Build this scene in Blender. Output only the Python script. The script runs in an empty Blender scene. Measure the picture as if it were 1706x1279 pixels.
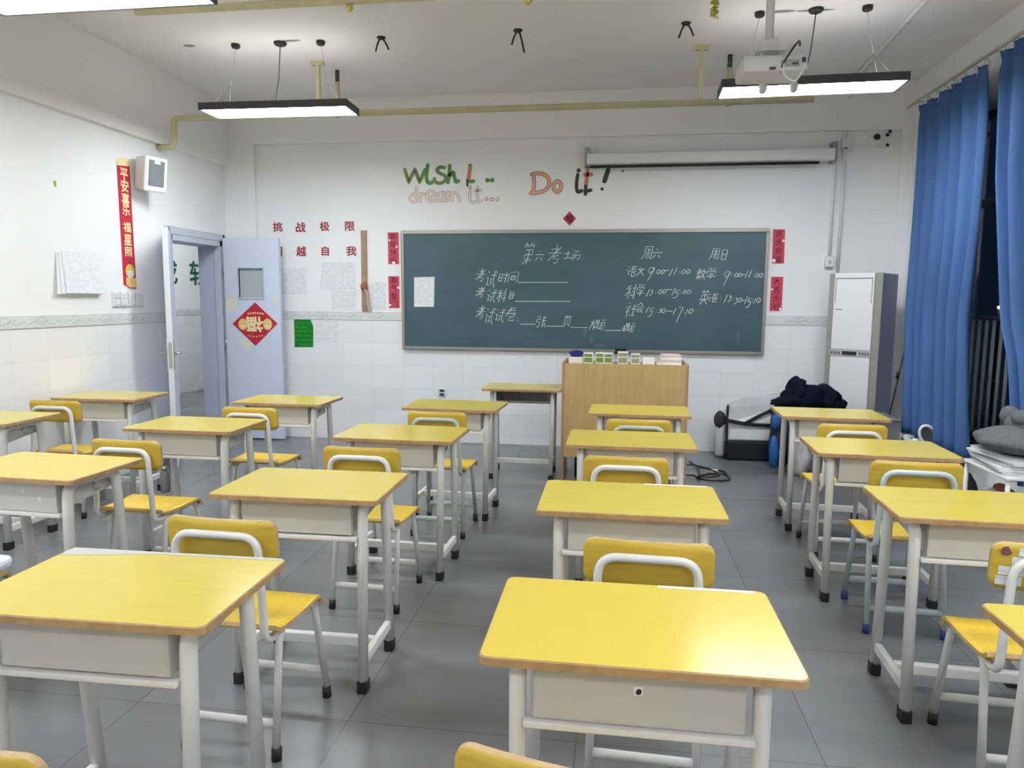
import bpy, bmesh, math, random
from mathutils import Vector, Matrix

# ------------------------------------------------------------------ camera, world, exposure
SC = bpy.context.scene
COL = SC.collection
FPX, PITCH, YAW, ROLL, CAMH = 1199.132, 0.116589, 0.141942, 0.007174, 1.47507
def cam_axes():
    cy, sy, cp, sp = math.cos(YAW), math.sin(YAW), math.cos(PITCH), math.sin(PITCH)
    fw = Vector((-sy*cp, cy*cp, -sp)); rt = Vector((cy, sy, 0)); up = rt.cross(fw)
    c, s = math.cos(ROLL), math.sin(ROLL)
    return c*rt + s*up, -s*rt + c*up, fw
RT, UP, FW = cam_axes()
cd = bpy.data.cameras.new('camera'); cam = bpy.data.objects.new('camera', cd); COL.objects.link(cam)
cd.sensor_fit = 'HORIZONTAL'; cd.sensor_width = 36; cd.lens = FPX/1706*36; cd.clip_start = .02; cd.clip_end = 200
m = Matrix.Identity(4)
for i in range(3):
    m[i][0], m[i][1], m[i][2] = RT[i], UP[i], -FW[i]
m[2][3] = CAMH
cam.matrix_world = m
SC.camera = cam
SC.view_settings.view_transform = 'Standard'
SC.view_settings.look = 'None'
SC.view_settings.gamma = 1
SC.view_settings.exposure = 0.0
SC.view_settings.use_curve_mapping = False
SC.cycles.use_denoising = True
SC.cycles.max_bounces = 8
SC.cycles.diffuse_bounces = 5
SC.cycles.caustics_reflective = False
SC.cycles.caustics_refractive = False
SC.cycles.sample_clamp_indirect = 6
LAMP_POWER = 38.5         # radiance of the LED panels
w = bpy.data.worlds.new('night'); SC.world = w; w.use_nodes = True
w.node_tree.nodes['Background'].inputs[0].default_value = (.012, .022, .05, 1)
w.node_tree.nodes['Background'].inputs[1].default_value = .35

# room survey (metres): floor z=0, the chalkboard wall at y=WY
WY, LX, RX, CZ, BY = 7.206, -4.05, 2.63, 3.46, -2.4
def ray(px, py): return FW + RT*((px-853)/FPX) + UP*((639.5-py)/FPX)
def pY(px, py, Y):
    d = ray(px, py); t = Y/d.y; return Vector((d.x*t, Y, CAMH+d.z*t))
def pX(px, py, X):
    d = ray(px, py); t = X/d.x; return Vector((X, d.y*t, CAMH+d.z*t))
def pZ(px, py, Z):
    d = ray(px, py); t = (Z-CAMH)/d.z; return Vector((d.x*t, d.y*t, Z))

# ------------------------------------------------------------------ materials
MATS = {}
def mat(name, col, rough=.5, metal=0, spec=.5, noise=None, emit=None, alpha=None, trans=None):
    if name in MATS: return MATS[name]
    M = bpy.data.materials.new(name); M.use_nodes = True; MATS[name] = M
    nt = M.node_tree; b = nt.nodes['Principled BSDF']
    b.inputs['Base Color'].default_value = (*col, 1); b.inputs['Roughness'].default_value = rough
    b.inputs['Metallic'].default_value = metal; b.inputs['Specular IOR Level'].default_value = spec
    if noise:
        sc, amt = noise[0], noise[1]; stretch = noise[2] if len(noise) > 2 else (1, 1, 1)
        tc = nt.nodes.new('ShaderNodeTexCoord'); mp = nt.nodes.new('ShaderNodeMapping'); mp.inputs['Scale'].default_value = stretch
        nz = nt.nodes.new('ShaderNodeTexNoise'); nz.inputs['Scale'].default_value = sc; nz.inputs['Detail'].default_value = 4
        cr = nt.nodes.new('ShaderNodeValToRGB')
        cr.color_ramp.elements[0].position = .3; cr.color_ramp.elements[1].position = .7
        cr.color_ramp.elements[0].color = (*[c*(1-amt) for c in col], 1)
        cr.color_ramp.elements[1].color = (*[min(1, c*(1+amt)) for c in col], 1)
        L = nt.links.new
        L(tc.outputs['Object'], mp.inputs[0]); L(mp.outputs[0], nz.inputs['Vector']); L(nz.outputs['Fac'], cr.inputs[0]); L(cr.outputs[0], b.inputs['Base Color'])
    if emit:
        b.inputs['Emission Color'].default_value = (*emit[0], 1); b.inputs['Emission Strength'].default_value = emit[1]
    if alpha is not None: b.inputs['Alpha'].default_value = alpha
    if trans is not None: b.inputs['Transmission Weight'].default_value = trans
    return M

def srgb(r, g, b):
    f = lambda c: (c/255/12.92) if c <= 10.3 else ((c/255+.055)/1.055)**2.4
    return (f(r), f(g), f(b))

def grid_mat(name, col, joint, axes, size, phase, width, rough, zsplit=None, upper=None, streak=None, spec=.5, tone=.03):
    """tiles laid on two world axes, thin joints, slight tone change per tile; plain paint above zsplit"""
    M = bpy.data.materials.new(name); M.use_nodes = True; MATS[name] = M
    nt = M.node_tree; b = nt.nodes['Principled BSDF']; N = nt.nodes.new; L = nt.links.new
    geo = N('ShaderNodeNewGeometry'); sep = N('ShaderNodeSeparateXYZ'); L(geo.outputs['Position'], sep.inputs[0])
    def mth(op, a, bb=None, c=None):
        n = N('ShaderNodeMath'); n.operation = op
        for i, x in enumerate((a, bb, c)):
            if x is None: continue
            if isinstance(x, (int, float)): n.inputs[i].default_value = x
            else: L(x, n.inputs[i])
        return n.outputs[0]
    lines, ids = [], []
    for ax, s, p in zip(axes, size, phase):
        u = mth('DIVIDE', mth('SUBTRACT', sep.outputs['XYZ'.index(ax)], p), s)
        fr = mth('FRACT', u); ids.append(mth('FLOOR', u))
        dist = mth('MULTIPLY', mth('MINIMUM', fr, mth('SUBTRACT', 1.0, fr)), s)
        lines.append(mth('LESS_THAN', dist, width/2))
    ln = mth('MAXIMUM', lines[0], lines[1])
    cmb = N('ShaderNodeCombineXYZ'); L(ids[0], cmb.inputs[0]); L(ids[1], cmb.inputs[1])
    wn = N('ShaderNodeTexWhiteNoise'); wn.noise_dimensions = '3D'; L(cmb.outputs[0], wn.inputs['Vector'])
    nz = N('ShaderNodeTexNoise'); nz.inputs['Scale'].default_value = 2.0; nz.inputs['Detail'].default_value = 2.5 if streak else 6
    mp = N('ShaderNodeMapping'); mp.inputs['Scale'].default_value = streak or (1, 1, 1)
    L(geo.outputs['Position'], mp.inputs[0]); L(mp.outputs[0], nz.inputs['Vector'])
    amt = mth('ADD', mth('MULTIPLY', mth('SUBTRACT', wn.outputs['Value'], .5), tone*2), mth('MULTIPLY', mth('SUBTRACT', nz.outputs['Fac'], .5), tone*3.2 if streak else tone))
    hsv = N('ShaderNodeHueSaturation'); hsv.inputs['Color'].default_value = (*col, 1); L(mth('ADD', amt, 1.0), hsv.inputs['Value'])
    mx = N('ShaderNodeMix'); mx.data_type = 'RGBA'; L(ln, mx.inputs[0]); L(hsv.outputs[0], mx.inputs[6]); mx.inputs[7].default_value = (*joint, 1)
    out = mx.outputs[2]
    if zsplit is not None:
        up = mth('GREATER_THAN', sep.outputs[2], zsplit)
        m2 = N('ShaderNodeMix'); m2.data_type = 'RGBA'; L(up, m2.inputs[0]); L(out, m2.inputs[6])
        nz2 = N('ShaderNodeTexNoise'); nz2.inputs['Scale'].default_value = 1.5; L(geo.outputs['Position'], nz2.inputs['Vector'])
        h2 = N('ShaderNodeHueSaturation'); h2.inputs['Color'].default_value = (*upper, 1)
        L(mth('ADD', mth('MULTIPLY', nz2.outputs['Fac'], .04), .98), h2.inputs['Value']); L(h2.outputs[0], m2.inputs[7]); out = m2.outputs[2]
        rr = mth('ADD', mth('MULTIPLY', up, .5), rough); L(rr, b.inputs['Roughness'])
    else:
        b.inputs['Roughness'].default_value = rough
    L(out, b.inputs['Base Color']); b.inputs['Specular IOR Level'].default_value = spec
    return M

def wood_mat(name, c1, c2, rough, stretch, scale=3., spec=.5, rvar=.18, bump=0):
    M = bpy.data.materials.new(name); M.use_nodes = True; MATS[name] = M
    nt = M.node_tree; b = nt.nodes['Principled BSDF']; N = nt.nodes.new; L = nt.links.new
    tc = N('ShaderNodeTexCoord'); mp = N('ShaderNodeMapping'); mp.inputs['Scale'].default_value = stretch
    oi = N('ShaderNodeObjectInfo'); ad = N('ShaderNodeVectorMath'); ad.operation = 'ADD'
    cb = N('ShaderNodeCombineXYZ'); mu = N('ShaderNodeMath'); mu.operation = 'MULTIPLY'; mu.inputs[1].default_value = 37.
    L(oi.outputs['Random'], mu.inputs[0]); L(mu.outputs[0], cb.inputs[2]); L(tc.outputs['Object'], mp.inputs[0]); L(mp.outputs[0], ad.inputs[0]); L(cb.outputs[0], ad.inputs[1])
    nz = N('ShaderNodeTexNoise'); nz.inputs['Scale'].default_value = scale; nz.inputs['Detail'].default_value = 7; nz.inputs['Roughness'].default_value = .65
    cr = N('ShaderNodeValToRGB'); cr.color_ramp.elements[0].position = .32; cr.color_ramp.elements[1].position = .68
    cr.color_ramp.elements[0].color = (*c1, 1); cr.color_ramp.elements[1].color = (*c2, 1)
    L(ad.outputs[0], nz.inputs['Vector']); L(nz.outputs['Fac'], cr.inputs[0]); L(cr.outputs[0], b.inputs['Base Color'])
    rm = N('ShaderNodeMath'); rm.operation = 'MULTIPLY_ADD'; rm.inputs[1].default_value = rvar; rm.inputs[2].default_value = rough-rvar/2
    L(nz.outputs['Fac'], rm.inputs[0]); L(rm.outputs[0], b.inputs['Roughness'])
    b.inputs['Specular IOR Level'].default_value = spec
    if bump:
        bp = N('ShaderNodeBump'); bp.inputs['Strength'].default_value = bump; bp.inputs['Distance'].default_value = .002; L(nz.outputs['Fac'], bp.inputs['Height']); L(bp.outputs[0], b.inputs['Normal'])
    return M

def paper_mat(name, base, ink, lines=60, amount=.5, vertical=False):
    """a sheet with faint rows of grey printing"""
    M = bpy.data.materials.new(name); M.use_nodes = True; MATS[name] = M
    nt = M.node_tree; b = nt.nodes['Principled BSDF']; N = nt.nodes.new; L = nt.links.new
    geo = N('ShaderNodeNewGeometry'); sep = N('ShaderNodeSeparateXYZ'); L(geo.outputs['Position'], sep.inputs[0])
    mu = N('ShaderNodeMath'); mu.operation = 'MULTIPLY'; mu.inputs[1].default_value = lines; L(sep.outputs[2], mu.inputs[0])
    fr = N('ShaderNodeMath'); fr.operation = 'FRACT'; L(mu.outputs[0], fr.inputs[0])
    gt = N('ShaderNodeMath'); gt.operation = 'GREATER_THAN'; gt.inputs[1].default_value = .55; L(fr.outputs[0], gt.inputs[0])
    nz = N('ShaderNodeTexNoise'); nz.inputs['Scale'].default_value = 30; L(geo.outputs['Position'], nz.inputs['Vector'])
    g2 = N('ShaderNodeMath'); g2.operation = 'GREATER_THAN'; g2.inputs[1].default_value = .47; L(nz.outputs['Fac'], g2.inputs[0])
    mm = N('ShaderNodeMath'); mm.operation = 'MULTIPLY'; L(gt.outputs[0], mm.inputs[0]); L(g2.outputs[0], mm.inputs[1])
    m3 = N('ShaderNodeMath'); m3.operation = 'MULTIPLY'; m3.inputs[1].default_value = amount; L(mm.outputs[0], m3.inputs[0])
    mx = N('ShaderNodeMix'); mx.data_type = 'RGBA'; L(m3.outputs[0], mx.inputs[0]); mx.inputs[6].default_value = (*base, 1); mx.inputs[7].default_value = (*ink, 1)
    L(mx.outputs[2], b.inputs['Base Color']); b.inputs['Roughness'].default_value = .8; b.inputs['Specular IOR Level'].default_value = .2
    return M

WHITE = (.87, .875, .885); TILE = (.865, .87, .88); JOINT = (.78, .785, .79)
m_front = grid_mat('front_wall_tile_paint', TILE, JOINT, 'XZ', (.32, .235), (-3.135, 1.253), .004, .22, 1.30, WHITE)
m_side = grid_mat('side_wall_tile_paint', TILE, JOINT, 'YZ', (.32, .235), (4.337, 1.253), .004, .22, 1.30, WHITE)
m_floor = grid_mat('floor_grey_tile', (.175, .176, .180), (.10, .10, .105), 'XY', (.8, .8), (.70, 2.272), .004, .27, streak=(.8, 2.2, 1), tone=.10)
m_ceil = mat('ceiling_paint', (.88, .87, .855), .95, noise=(1.2, .03))
m_beam = mat('beam_paint', (.87, .865, .86), .9)
m_corr = grid_mat('corridor_tile_paint', TILE, JOINT, 'YZ', (.32, .16), (4.3, 1.2), .004, .3, 1.22, WHITE)
m_top = wood_mat('yellow_laminate', (.61, .485, .068), (.645, .52, .084), .19, (1.2, 14, 14), 3., rvar=.06)
m_topworn = wood_mat('scuffed_yellow_laminate', (.64, .50, .07), (.68, .54, .09), .19, (10, 60, 14), 5., rvar=.35, bump=.03)
m_edge = mat('desk_edge_band', (.42, .26, .12), .55, noise=(30, .15))
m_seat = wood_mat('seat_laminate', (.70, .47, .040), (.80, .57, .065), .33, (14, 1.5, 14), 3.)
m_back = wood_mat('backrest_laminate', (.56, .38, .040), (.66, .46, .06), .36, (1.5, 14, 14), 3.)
m_ply = mat('plywood_edge', (.50, .34, .17), .6, noise=(40, .15))
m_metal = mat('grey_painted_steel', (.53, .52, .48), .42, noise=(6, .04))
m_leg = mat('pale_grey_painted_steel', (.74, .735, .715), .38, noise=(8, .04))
m_green = mat('sage_green_painted_steel', (.46, .53, .47), .38, noise=(8, .04))
m_blueleg = mat('pale_blue_painted_steel', (.50, .58, .60), .38, noise=(8, .04))
m_cap = mat('black_rubber', (.012, .012, .013), .55)
m_bluecap = mat('blue_rubber', (.03, .05, .22), .5)
m_black = mat('black_plastic', (.015, .015, .017), .45)
m_dark = mat('dark_grey_plastic', (.05, .05, .055), .5)
m_white = mat('white_plastic', (.78, .78, .77), .4)
m_alu = mat('grey_brown_aluminium', (.36, .33, .30), .4, .6)
m_board = mat('chalkboard_green', (.046, .108, .125), .45, spec=.5, noise=(1.6, .16, (1, 1, 2)))
m_chalk = mat('chalk_white', (.72, .78, .78), .95)
m_dust = mat('chalk_dust', (.10, .17, .18), .95)
m_lect = wood_mat('lectern_wood', (.50, .335, .135), (.62, .43, .19), .42, (9, 9, .7), 3.)
m_lectd = mat('lectern_side_wood', (.44, .27, .15), .45, noise=(12, .1))
m_door = mat('pale_blue_door_paint', (.64, .71, .85), .42, noise=(2, .03))
m_doorold = mat('yellowed_door_paint', (.74, .76, .60), .5)
m_frame = mat('blue_grey_frame_paint', (.55, .62, .71), .42)
m_reveal = mat('lilac_grey_jamb_paint', (.56, .60, .76), .45)
m_doorw = mat('white_door_edge', (.74, .78, .80), .45)
m_steel = mat('brushed_steel', (.55, .53, .48), .3, .9)
m_glass = bpy.data.materials.new('window_glass'); m_glass.use_nodes = True
nt = m_glass.node_tree; nt.nodes.clear(); N = nt.nodes.new; L = nt.links.new
g1 = N('ShaderNodeBsdfTransparent'); g1.inputs[0].default_value = (.92, .95, .96, 1); g2 = N('ShaderNodeBsdfGlossy'); g2.inputs['Roughness'].default_value = .02
lw = N('ShaderNodeLayerWeight'); fz = N('ShaderNodeMath'); fz.operation = 'POWER'; fz.inputs[1].default_value = 5; L(lw.outputs['Facing'], fz.inputs[0]); mxs = N('ShaderNodeMixShader'); go = N('ShaderNodeOutputMaterial')
L(fz.outputs[0], mxs.inputs[0]); L(g1.outputs[0], mxs.inputs[1]); L(g2.outputs[0], mxs.inputs[2]); L(mxs.outputs[0], go.inputs[0])
m_frost = mat('frosted_pane', (.45, .50, .52), .35)
m_red = mat('red_paper', (.52, .018, .045), .6, noise=(25, .25))
m_pinkred = mat('pink_red_paper', (.60, .05, .10), .6, noise=(60, .3))
m_redletter = mat('dark_red_letter', (.33, .008, .035), .6)
m_ink = mat('black_ink', (.02, .008, .012), .6)
m_gold = mat('gold_print', (.86, .58, .20), .5)
m_cream = mat('cream_print', (.90, .74, .40), .5)
m_paper = paper_mat('printed_paper', (.80, .82, .86), (.56, .60, .67), 55, .42)
m_paper2 = paper_mat('faint_printed_paper', (.80, .82, .84), (.52, .55, .62), 45, .45)
m_plainpaper = mat('plain_paper', (.80, .82, .85), .8)
m_greenpaper = paper_mat('green_poster', (.012, .20, .022), (.04, .40, .05), 22, .5)
m_brown = mat('brown_board', (.36, .25, .16), .7, noise=(12, .1))
m_conduit = mat('yellowed_conduit', (.58, .53, .32), .55, noise=(5, .1))
m_whitecond = mat('white_conduit', (.74, .74, .75), .5)
m_lampbody = mat('charcoal_aluminium', (.05, .048, .055), .45)
m_led = mat('led_panel', (.9, .9, .9), .6, emit=((.93, .965, 1.0), LAMP_POWER))
m_addedglow = mat('added_upward_glow', (.9, .9, .9), .6, emit=((1.0, .97, .93), LAMP_POWER*.07))  # weak upward glow, added to lift the ceiling and upper walls
m_curtain = mat('blue_curtain_cloth', (.060, .138, .335), .75, spec=.25, noise=(4, .12, (1, 1, .3)))
m_grey = mat('grey_side_panel', (.28, .27, .25), .5)
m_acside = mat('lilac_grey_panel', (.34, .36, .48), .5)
m_acwhite = mat('air_conditioner_white', (.74, .74, .76), .35)
m_sprig = mat('border_print_grey_green', (.47, .51, .47), .6)
m_rail = mat('border_tile', (.72, .74, .73), .35, noise=(9, .04))
m_greenl = mat('dark_green_letter', (.01, .12, .05), .6)
m_bagblack = mat('black_nylon', (.010, .011, .020), .7, noise=(40, .3))
m_cloth = mat('navy_black_cloth', (.006, .007, .018), .95, spec=.1)
m_bluebag = mat('bright_blue_nylon', (.02, .14, .45), .5)
m_vinyl = mat('clear_grey_vinyl', (.52, .52, .55), .25, noise=(5, .12))
m_plush = mat('grey_plush', (.12, .125, .135), .95, noise=(50, .15))
m_olive = mat('olive_green_sticker', (.17, .24, .06), .6)
m_lgreen = mat('leaf_green_sticker', (.10, .27, .05), .6)
m_orange = mat('orange_sticker', (.62, .20, .10), .6)
m_salmon = mat('salmon_outline', (.42, .17, .11), .6)
m_salmonfill = mat('salmon_fill', (.72, .42, .32), .6)
m_tanfill = mat('tan_fill', (.80, .74, .64), .6)
m_char = mat('charcoal_sticker', (.045, .04, .035), .6)
m_soot = mat('ceiling_soot', (.30, .29, .28), .95)

# ------------------------------------------------------------------ mesh helpers
class MB:
    def __init__(s): s.bm = bmesh.new(); s.mi = 0
    def _mark(s, n0):
        s.bm.faces.ensure_lookup_table()
        for f in s.bm.faces[n0:]: f.material_index = s.mi
    def face(s, pts):
        n0 = len(s.bm.faces); s.bm.faces.new([s.bm.verts.new(p) for p in pts]); s._mark(n0); return s
    def box(s, a, b, M=None):
        n0 = len(s.bm.faces)
        c = [Vector((x, y, z)) for z in (a[2], b[2]) for y in (a[1], b[1]) for x in (a[0], b[0])]
        if M: c = [M @ p for p in c]
        v = [s.bm.verts.new(p) for p in c]
        for q in ((0, 2, 3, 1), (4, 5, 7, 6), (0, 1, 5, 4), (2, 6, 7, 3), (0, 4, 6, 2), (1, 3, 7, 5)): s.bm.faces.new([v[i] for i in q])
        s._mark(n0); return s
    def prism(s, pts, vec):
        """closed polygon pts (3D) pushed along vec"""
        n0 = len(s.bm.faces); vec = Vector(vec)
        a = [s.bm.verts.new(Vector(p)) for p in pts]; b = [s.bm.verts.new(Vector(p)+vec) for p in pts]
        n = len(a); s.bm.faces.new(a[::-1]); s.bm.faces.new(b)
        for i in range(n): s.bm.faces.new((a[i], a[(i+1) % n], b[(i+1) % n], b[i]))
        s._mark(n0); return s
    def tube(s, pts, r, seg=10, r2=None, up=(0, 0, 1), closed=False, square=False):
        """sweep a round (or r x r2 elliptical / rectangular) section along pts"""
        n0 = len(s.bm.faces); pts = [Vector(p) for p in pts]; n = len(pts); rings = []
        rs = r if isinstance(r, (list, tuple)) else [r]*n
        prev = None
        for i, p in enumerate(pts):
            if closed: t = (pts[(i+1) % n]-pts[i-1])
            else: t = (pts[min(i+1, n-1)]-pts[max(i-1, 0)])
            t.normalize()
            if prev is None:
                u = Vector(up); u = u-t*u.dot(t)
                if u.length < 1e-4: u = Vector((1, 0, 0))-t*t.x
                if u.length < 1e-4: u = Vector((0, 1, 0))-t*t.y
            else: u = prev-t*prev.dot(t)
            u.normalize(); prev = u; v = t.cross(u)
            k = 1.
            if 0 < i < n-1:
                d = (pts[i]-pts[i-1]).normalized().dot((pts[i+1]-pts[i]).normalized()); k = 1/max(.6, math.sqrt(max(.0, (1+d)/2)))
            ra = rs[i]; rb = (r2 if r2 is not None else rs[i])
            ring = []
            if square:
                for a, b in ((1, 1), (1, -1), (-1, -1), (-1, 1)): ring.append(s.bm.verts.new(p+u*ra*a+v*rb*b))
            else:
                for j in range(seg):
                    a = 2*math.pi*j/seg; ring.append(s.bm.verts.new(p+(u*ra*math.cos(a)+v*rb*math.sin(a))*k))
            rings.append(ring)
        m = len(rings[0]); last = n if closed else n-1
        for i in range(last):
            A, B = rings[i], rings[(i+1) % n]
            for j in range(m):
                f = s.bm.faces.new((A[j], A[(j+1) % m], B[(j+1) % m], B[j])); f.smooth = not square
        if not closed: s.bm.faces.new(rings[0]); s.bm.faces.new(rings[-1][::-1])
        s._mark(n0); return s
    def lathe(s, prof, M=None, seg=20):
        n0 = len(s.bm.faces); rings = []
        for r, z in prof:
            rings.append([s.bm.verts.new((M or Matrix()) @ Vector((r*math.cos(2*math.pi*j/seg), r*math.sin(2*math.pi*j/seg), z))) for j in range(seg)])
        for A, B in zip(rings, rings[1:]):
            for j in range(seg):
                f = s.bm.faces.new((A[j], A[(j+1) % seg], B[(j+1) % seg], B[j])); f.smooth = True
        s.bm.faces.new(rings[0][::-1]); s.bm.faces.new(rings[-1]); s._mark(n0); return s
    def blob(s, c, r, seed=0, amt=.15, sub=3, flat=None, freq=3.):
        n0 = len(s.bm.faces)
        g = bmesh.ops.create_icosphere(s.bm, subdivisions=sub, radius=1)
        rnd = random.Random(seed); ph = [(rnd.uniform(0, 6.3), rnd.uniform(.6, 1.4)*freq, Vector((rnd.uniform(-1, 1), rnd.uniform(-1, 1), rnd.uniform(-1, 1)))) for _ in range(7)]
        for v in g['verts']:
            p = v.co.copy(); k = 1+sum(amt/3*math.sin(f*p.dot(d)*2+a) for a, f, d in ph)
            v.co = Vector((c[0]+p.x*k*r[0], c[1]+p.y*k*r[1], c[2]+p.z*k*r[2]))
            if flat is not None and v.co.z < flat: v.co.z = flat
        for f in s.bm.faces[n0:] if False else []: pass
        s.bm.faces.ensure_lookup_table()
        for f in s.bm.faces[n0:]: f.smooth = True
        s._mark(n0); return s
    def grid(s, fn, nu, nv, thick=None):
        """surface fn(u,v) in 0..1; thick gives a second skin along the normal"""
        n0 = len(s.bm.faces)
        P = [[Vector(fn(i/nu, j/nv)) for j in range(nv+1)] for i in range(nu+1)]
        V = [[s.bm.verts.new(p) for p in r] for r in P]
        for i in range(nu):
            for j in range(nv): s.bm.faces.new((V[i][j], V[i+1][j], V[i+1][j+1], V[i][j+1])).smooth = True
        if thick:
            W = []
            for i in range(nu+1):
                row = []
                for j in range(nv+1):
                    du = P[min(i+1, nu)][j]-P[max(i-1, 0)][j]; dv = P[i][min(j+1, nv)]-P[i][max(j-1, 0)]
                    nn = du.cross(dv); nn.normalize(); row.append(s.bm.verts.new(P[i][j]-nn*thick))
                W.append(row)
            mi0 = s.mi
            for i in range(nu):
                for j in range(nv): s.bm.faces.new((W[i][j+1], W[i+1][j+1], W[i+1][j], W[i][j])).smooth = True
            s._mark(n0); n1 = len(s.bm.faces)
            for i in range(nu):
                s.bm.faces.new((V[i+1][0], V[i][0], W[i][0], W[i+1][0])); s.bm.faces.new((V[i][nv], V[i+1][nv], W[i+1][nv], W[i][nv]))
            for j in range(nv):
                s.bm.faces.new((V[0][j], V[0][j+1], W[0][j+1], W[0][j])); s.bm.faces.new((V[nu][j+1], V[nu][j], W[nu][j], W[nu][j+1]))
            if hasattr(s, 'rim') and s.rim is not None: s.mi = s.rim
            s._mark(n1); s.mi = mi0
        else: s._mark(n0)
        return s
    def build(s, name, mats, parent=None, loc=None, rz=None, bevel=None, smooth=False, local=None):
        bmesh.ops.remove_doubles(s.bm, verts=s.bm.verts, dist=1e-6)
        bmesh.ops.recalc_face_normals(s.bm, faces=s.bm.faces)
        if local is not None:
            for v in s.bm.verts: v.co -= Vector(local)
        me = bpy.data.meshes.new(name); s.bm.to_mesh(me); s.bm.free()
        for mm in (mats if isinstance(mats, (list, tuple)) else [mats]): me.materials.append(mm)
        o = bpy.data.objects.new(name, me); COL.objects.link(o)
        if smooth:
            for p in me.polygons: p.use_smooth = True
        if parent: o.parent = parent
        if local is not None: o.location = local
        if loc is not None: o.location = loc
        if rz is not None: o.rotation_euler.z = rz
        if bevel:
            b = o.modifiers.new('bevel', 'BEVEL'); b.width = bevel; b.segments = 2; b.limit_method = 'ANGLE'; b.angle_limit = math.radians(50)
        return o

def fillet(pts, rad, n=5):
    pts = [Vector(p) for p in pts]; out = [pts[0]]
    rads = rad if isinstance(rad, (list, tuple)) else [rad]*(len(pts)-2)
    for i in range(1, len(pts)-1):
        a, b, c = pts[i-1], pts[i], pts[i+1]; d1 = (a-b); d2 = (c-b)
        r = min(rads[i-1], d1.length*.49, d2.length*.49); p1 = b+d1.normalized()*r; p2 = b+d2.normalized()*r
        for k in range(n+1):
            t = k/n; out.append((1-t)**2*p1+2*t*(1-t)*b+t*t*p2)
    out.append(pts[-1]); return out

def rrect(w, h, r, n=5, cx=0, cy=0):
    o = []
    for sx, sy, a0 in ((1, 1, 0), (-1, 1, 90), (-1, -1, 180), (1, -1, 270)):
        for k in range(n+1):
            a = math.radians(a0+90*k/n); o.append((cx+sx*(w/2-r)+r*math.cos(a), cy+sy*(h/2-r)+r*math.sin(a)))
    return o

def tag(o, label=None, cat=None, group=None, kind=None):
    for k, v in (('label', label), ('category', cat), ('group', group), ('kind', kind)):
        if v: o[k] = v
    return o
def empty(name, loc, label, cat, group=None, rz=0):
    o = bpy.data.objects.new(name, None); COL.objects.link(o); o.location = loc; o.rotation_euler.z = rz; o.empty_display_size = .1
    return tag(o, label, cat, group)
def copy_tree(o, parent=None):
    c = o.copy(); COL.objects.link(c)
    if parent: c.parent = parent
    for ch in list(o.children): copy_tree(ch, c)
    return c
def struct(o): o['kind'] = 'structure'; return o

# wall planes: point of a wall at pixel -> (u, v); and back into space at distance d off the wall
class Plane:
    def __init__(s, origin, u, v): s.o = Vector(origin); s.u = Vector(u); s.v = Vector(v); s.n = s.u.cross(s.v)
    def at(s, px, py):
        d = ray(px, py); t = (s.o-Vector((0, 0, CAMH))).dot(s.n)/d.dot(s.n); p = Vector((0, 0, CAMH))+d*t-s.o
        return (p.dot(s.u), p.dot(s.v))
    def p(s, uv, d=0): return s.o+s.u*uv[0]+s.v*uv[1]+s.n*d
FRONT = Plane((0, WY, 0), (1, 0, 0), (0, 0, 1))
LEFT = Plane((LX, 0, 0), (0, 1, 0), (0, 0, 1))
BOARD = Plane((0, WY-.030, 0), (1, 0, 0), (0, 0, 1))

def sheet(mb, pl, uvs, d0, d1): return mb.prism([pl.p(q, d0) for q in uvs], pl.n*(d1-d0))
def px_sheet(mb, pl, pxs, d0, d1): return sheet(mb, pl, [pl.at(*q) for q in pxs], d0, d1)
def ribbon(mb, pl, uvs, wd, d, caps=True):
    n0 = len(mb.bm.faces)
    L, R = [], []
    pts = [Vector(q) for q in uvs]
    for i, p in enumerate(pts):
        t = pts[min(i+1, len(pts)-1)]-pts[max(i-1, 0)]
        if t.length < 1e-9: t = Vector((1, 0))
        t.normalize(); nn = Vector((-t.y, t.x))*wd/2
        L.append(mb.bm.verts.new(pl.p(p+nn, d))); R.append(mb.bm.verts.new(pl.p(p-nn, d)))
    for i in range(len(pts)-1): mb.bm.faces.new((L[i], R[i], R[i+1], L[i+1]))
    mb._mark(n0)
    if caps:
        for q in (pts[0], pts[-1]): disc(mb, pl, q, wd/2, d+.00005)
def disc(mb, pl, c, r, d, n=10, ry=None):
    ry = ry or r
    mb.face([pl.p((c[0]+r*math.cos(2*math.pi*k/n), c[1]+ry*math.sin(2*math.pi*k/n)), d) for k in range(n)])
def smooth_line(pts, n=6):
    P = [Vector(p) for p in pts]
    if len(P) < 3: return P
    out = []
    for i in range(len(P)-1):
        a, b, c, d = P[max(i-1, 0)], P[i], P[i+1], P[min(i+2, len(P)-1)]
        for k in range(n):
            t = k/n; out.append(.5*((2*b)+(c-a)*t+(2*a-5*b+4*c-d)*t*t+(3*b-a-3*c+d)*t**3))
    out.append(P[-1]); return out
_tc = bpy.data.curves.new('text', 'FONT'); _to = bpy.data.objects.new('text', _tc); COL.objects.link(_to)
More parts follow.
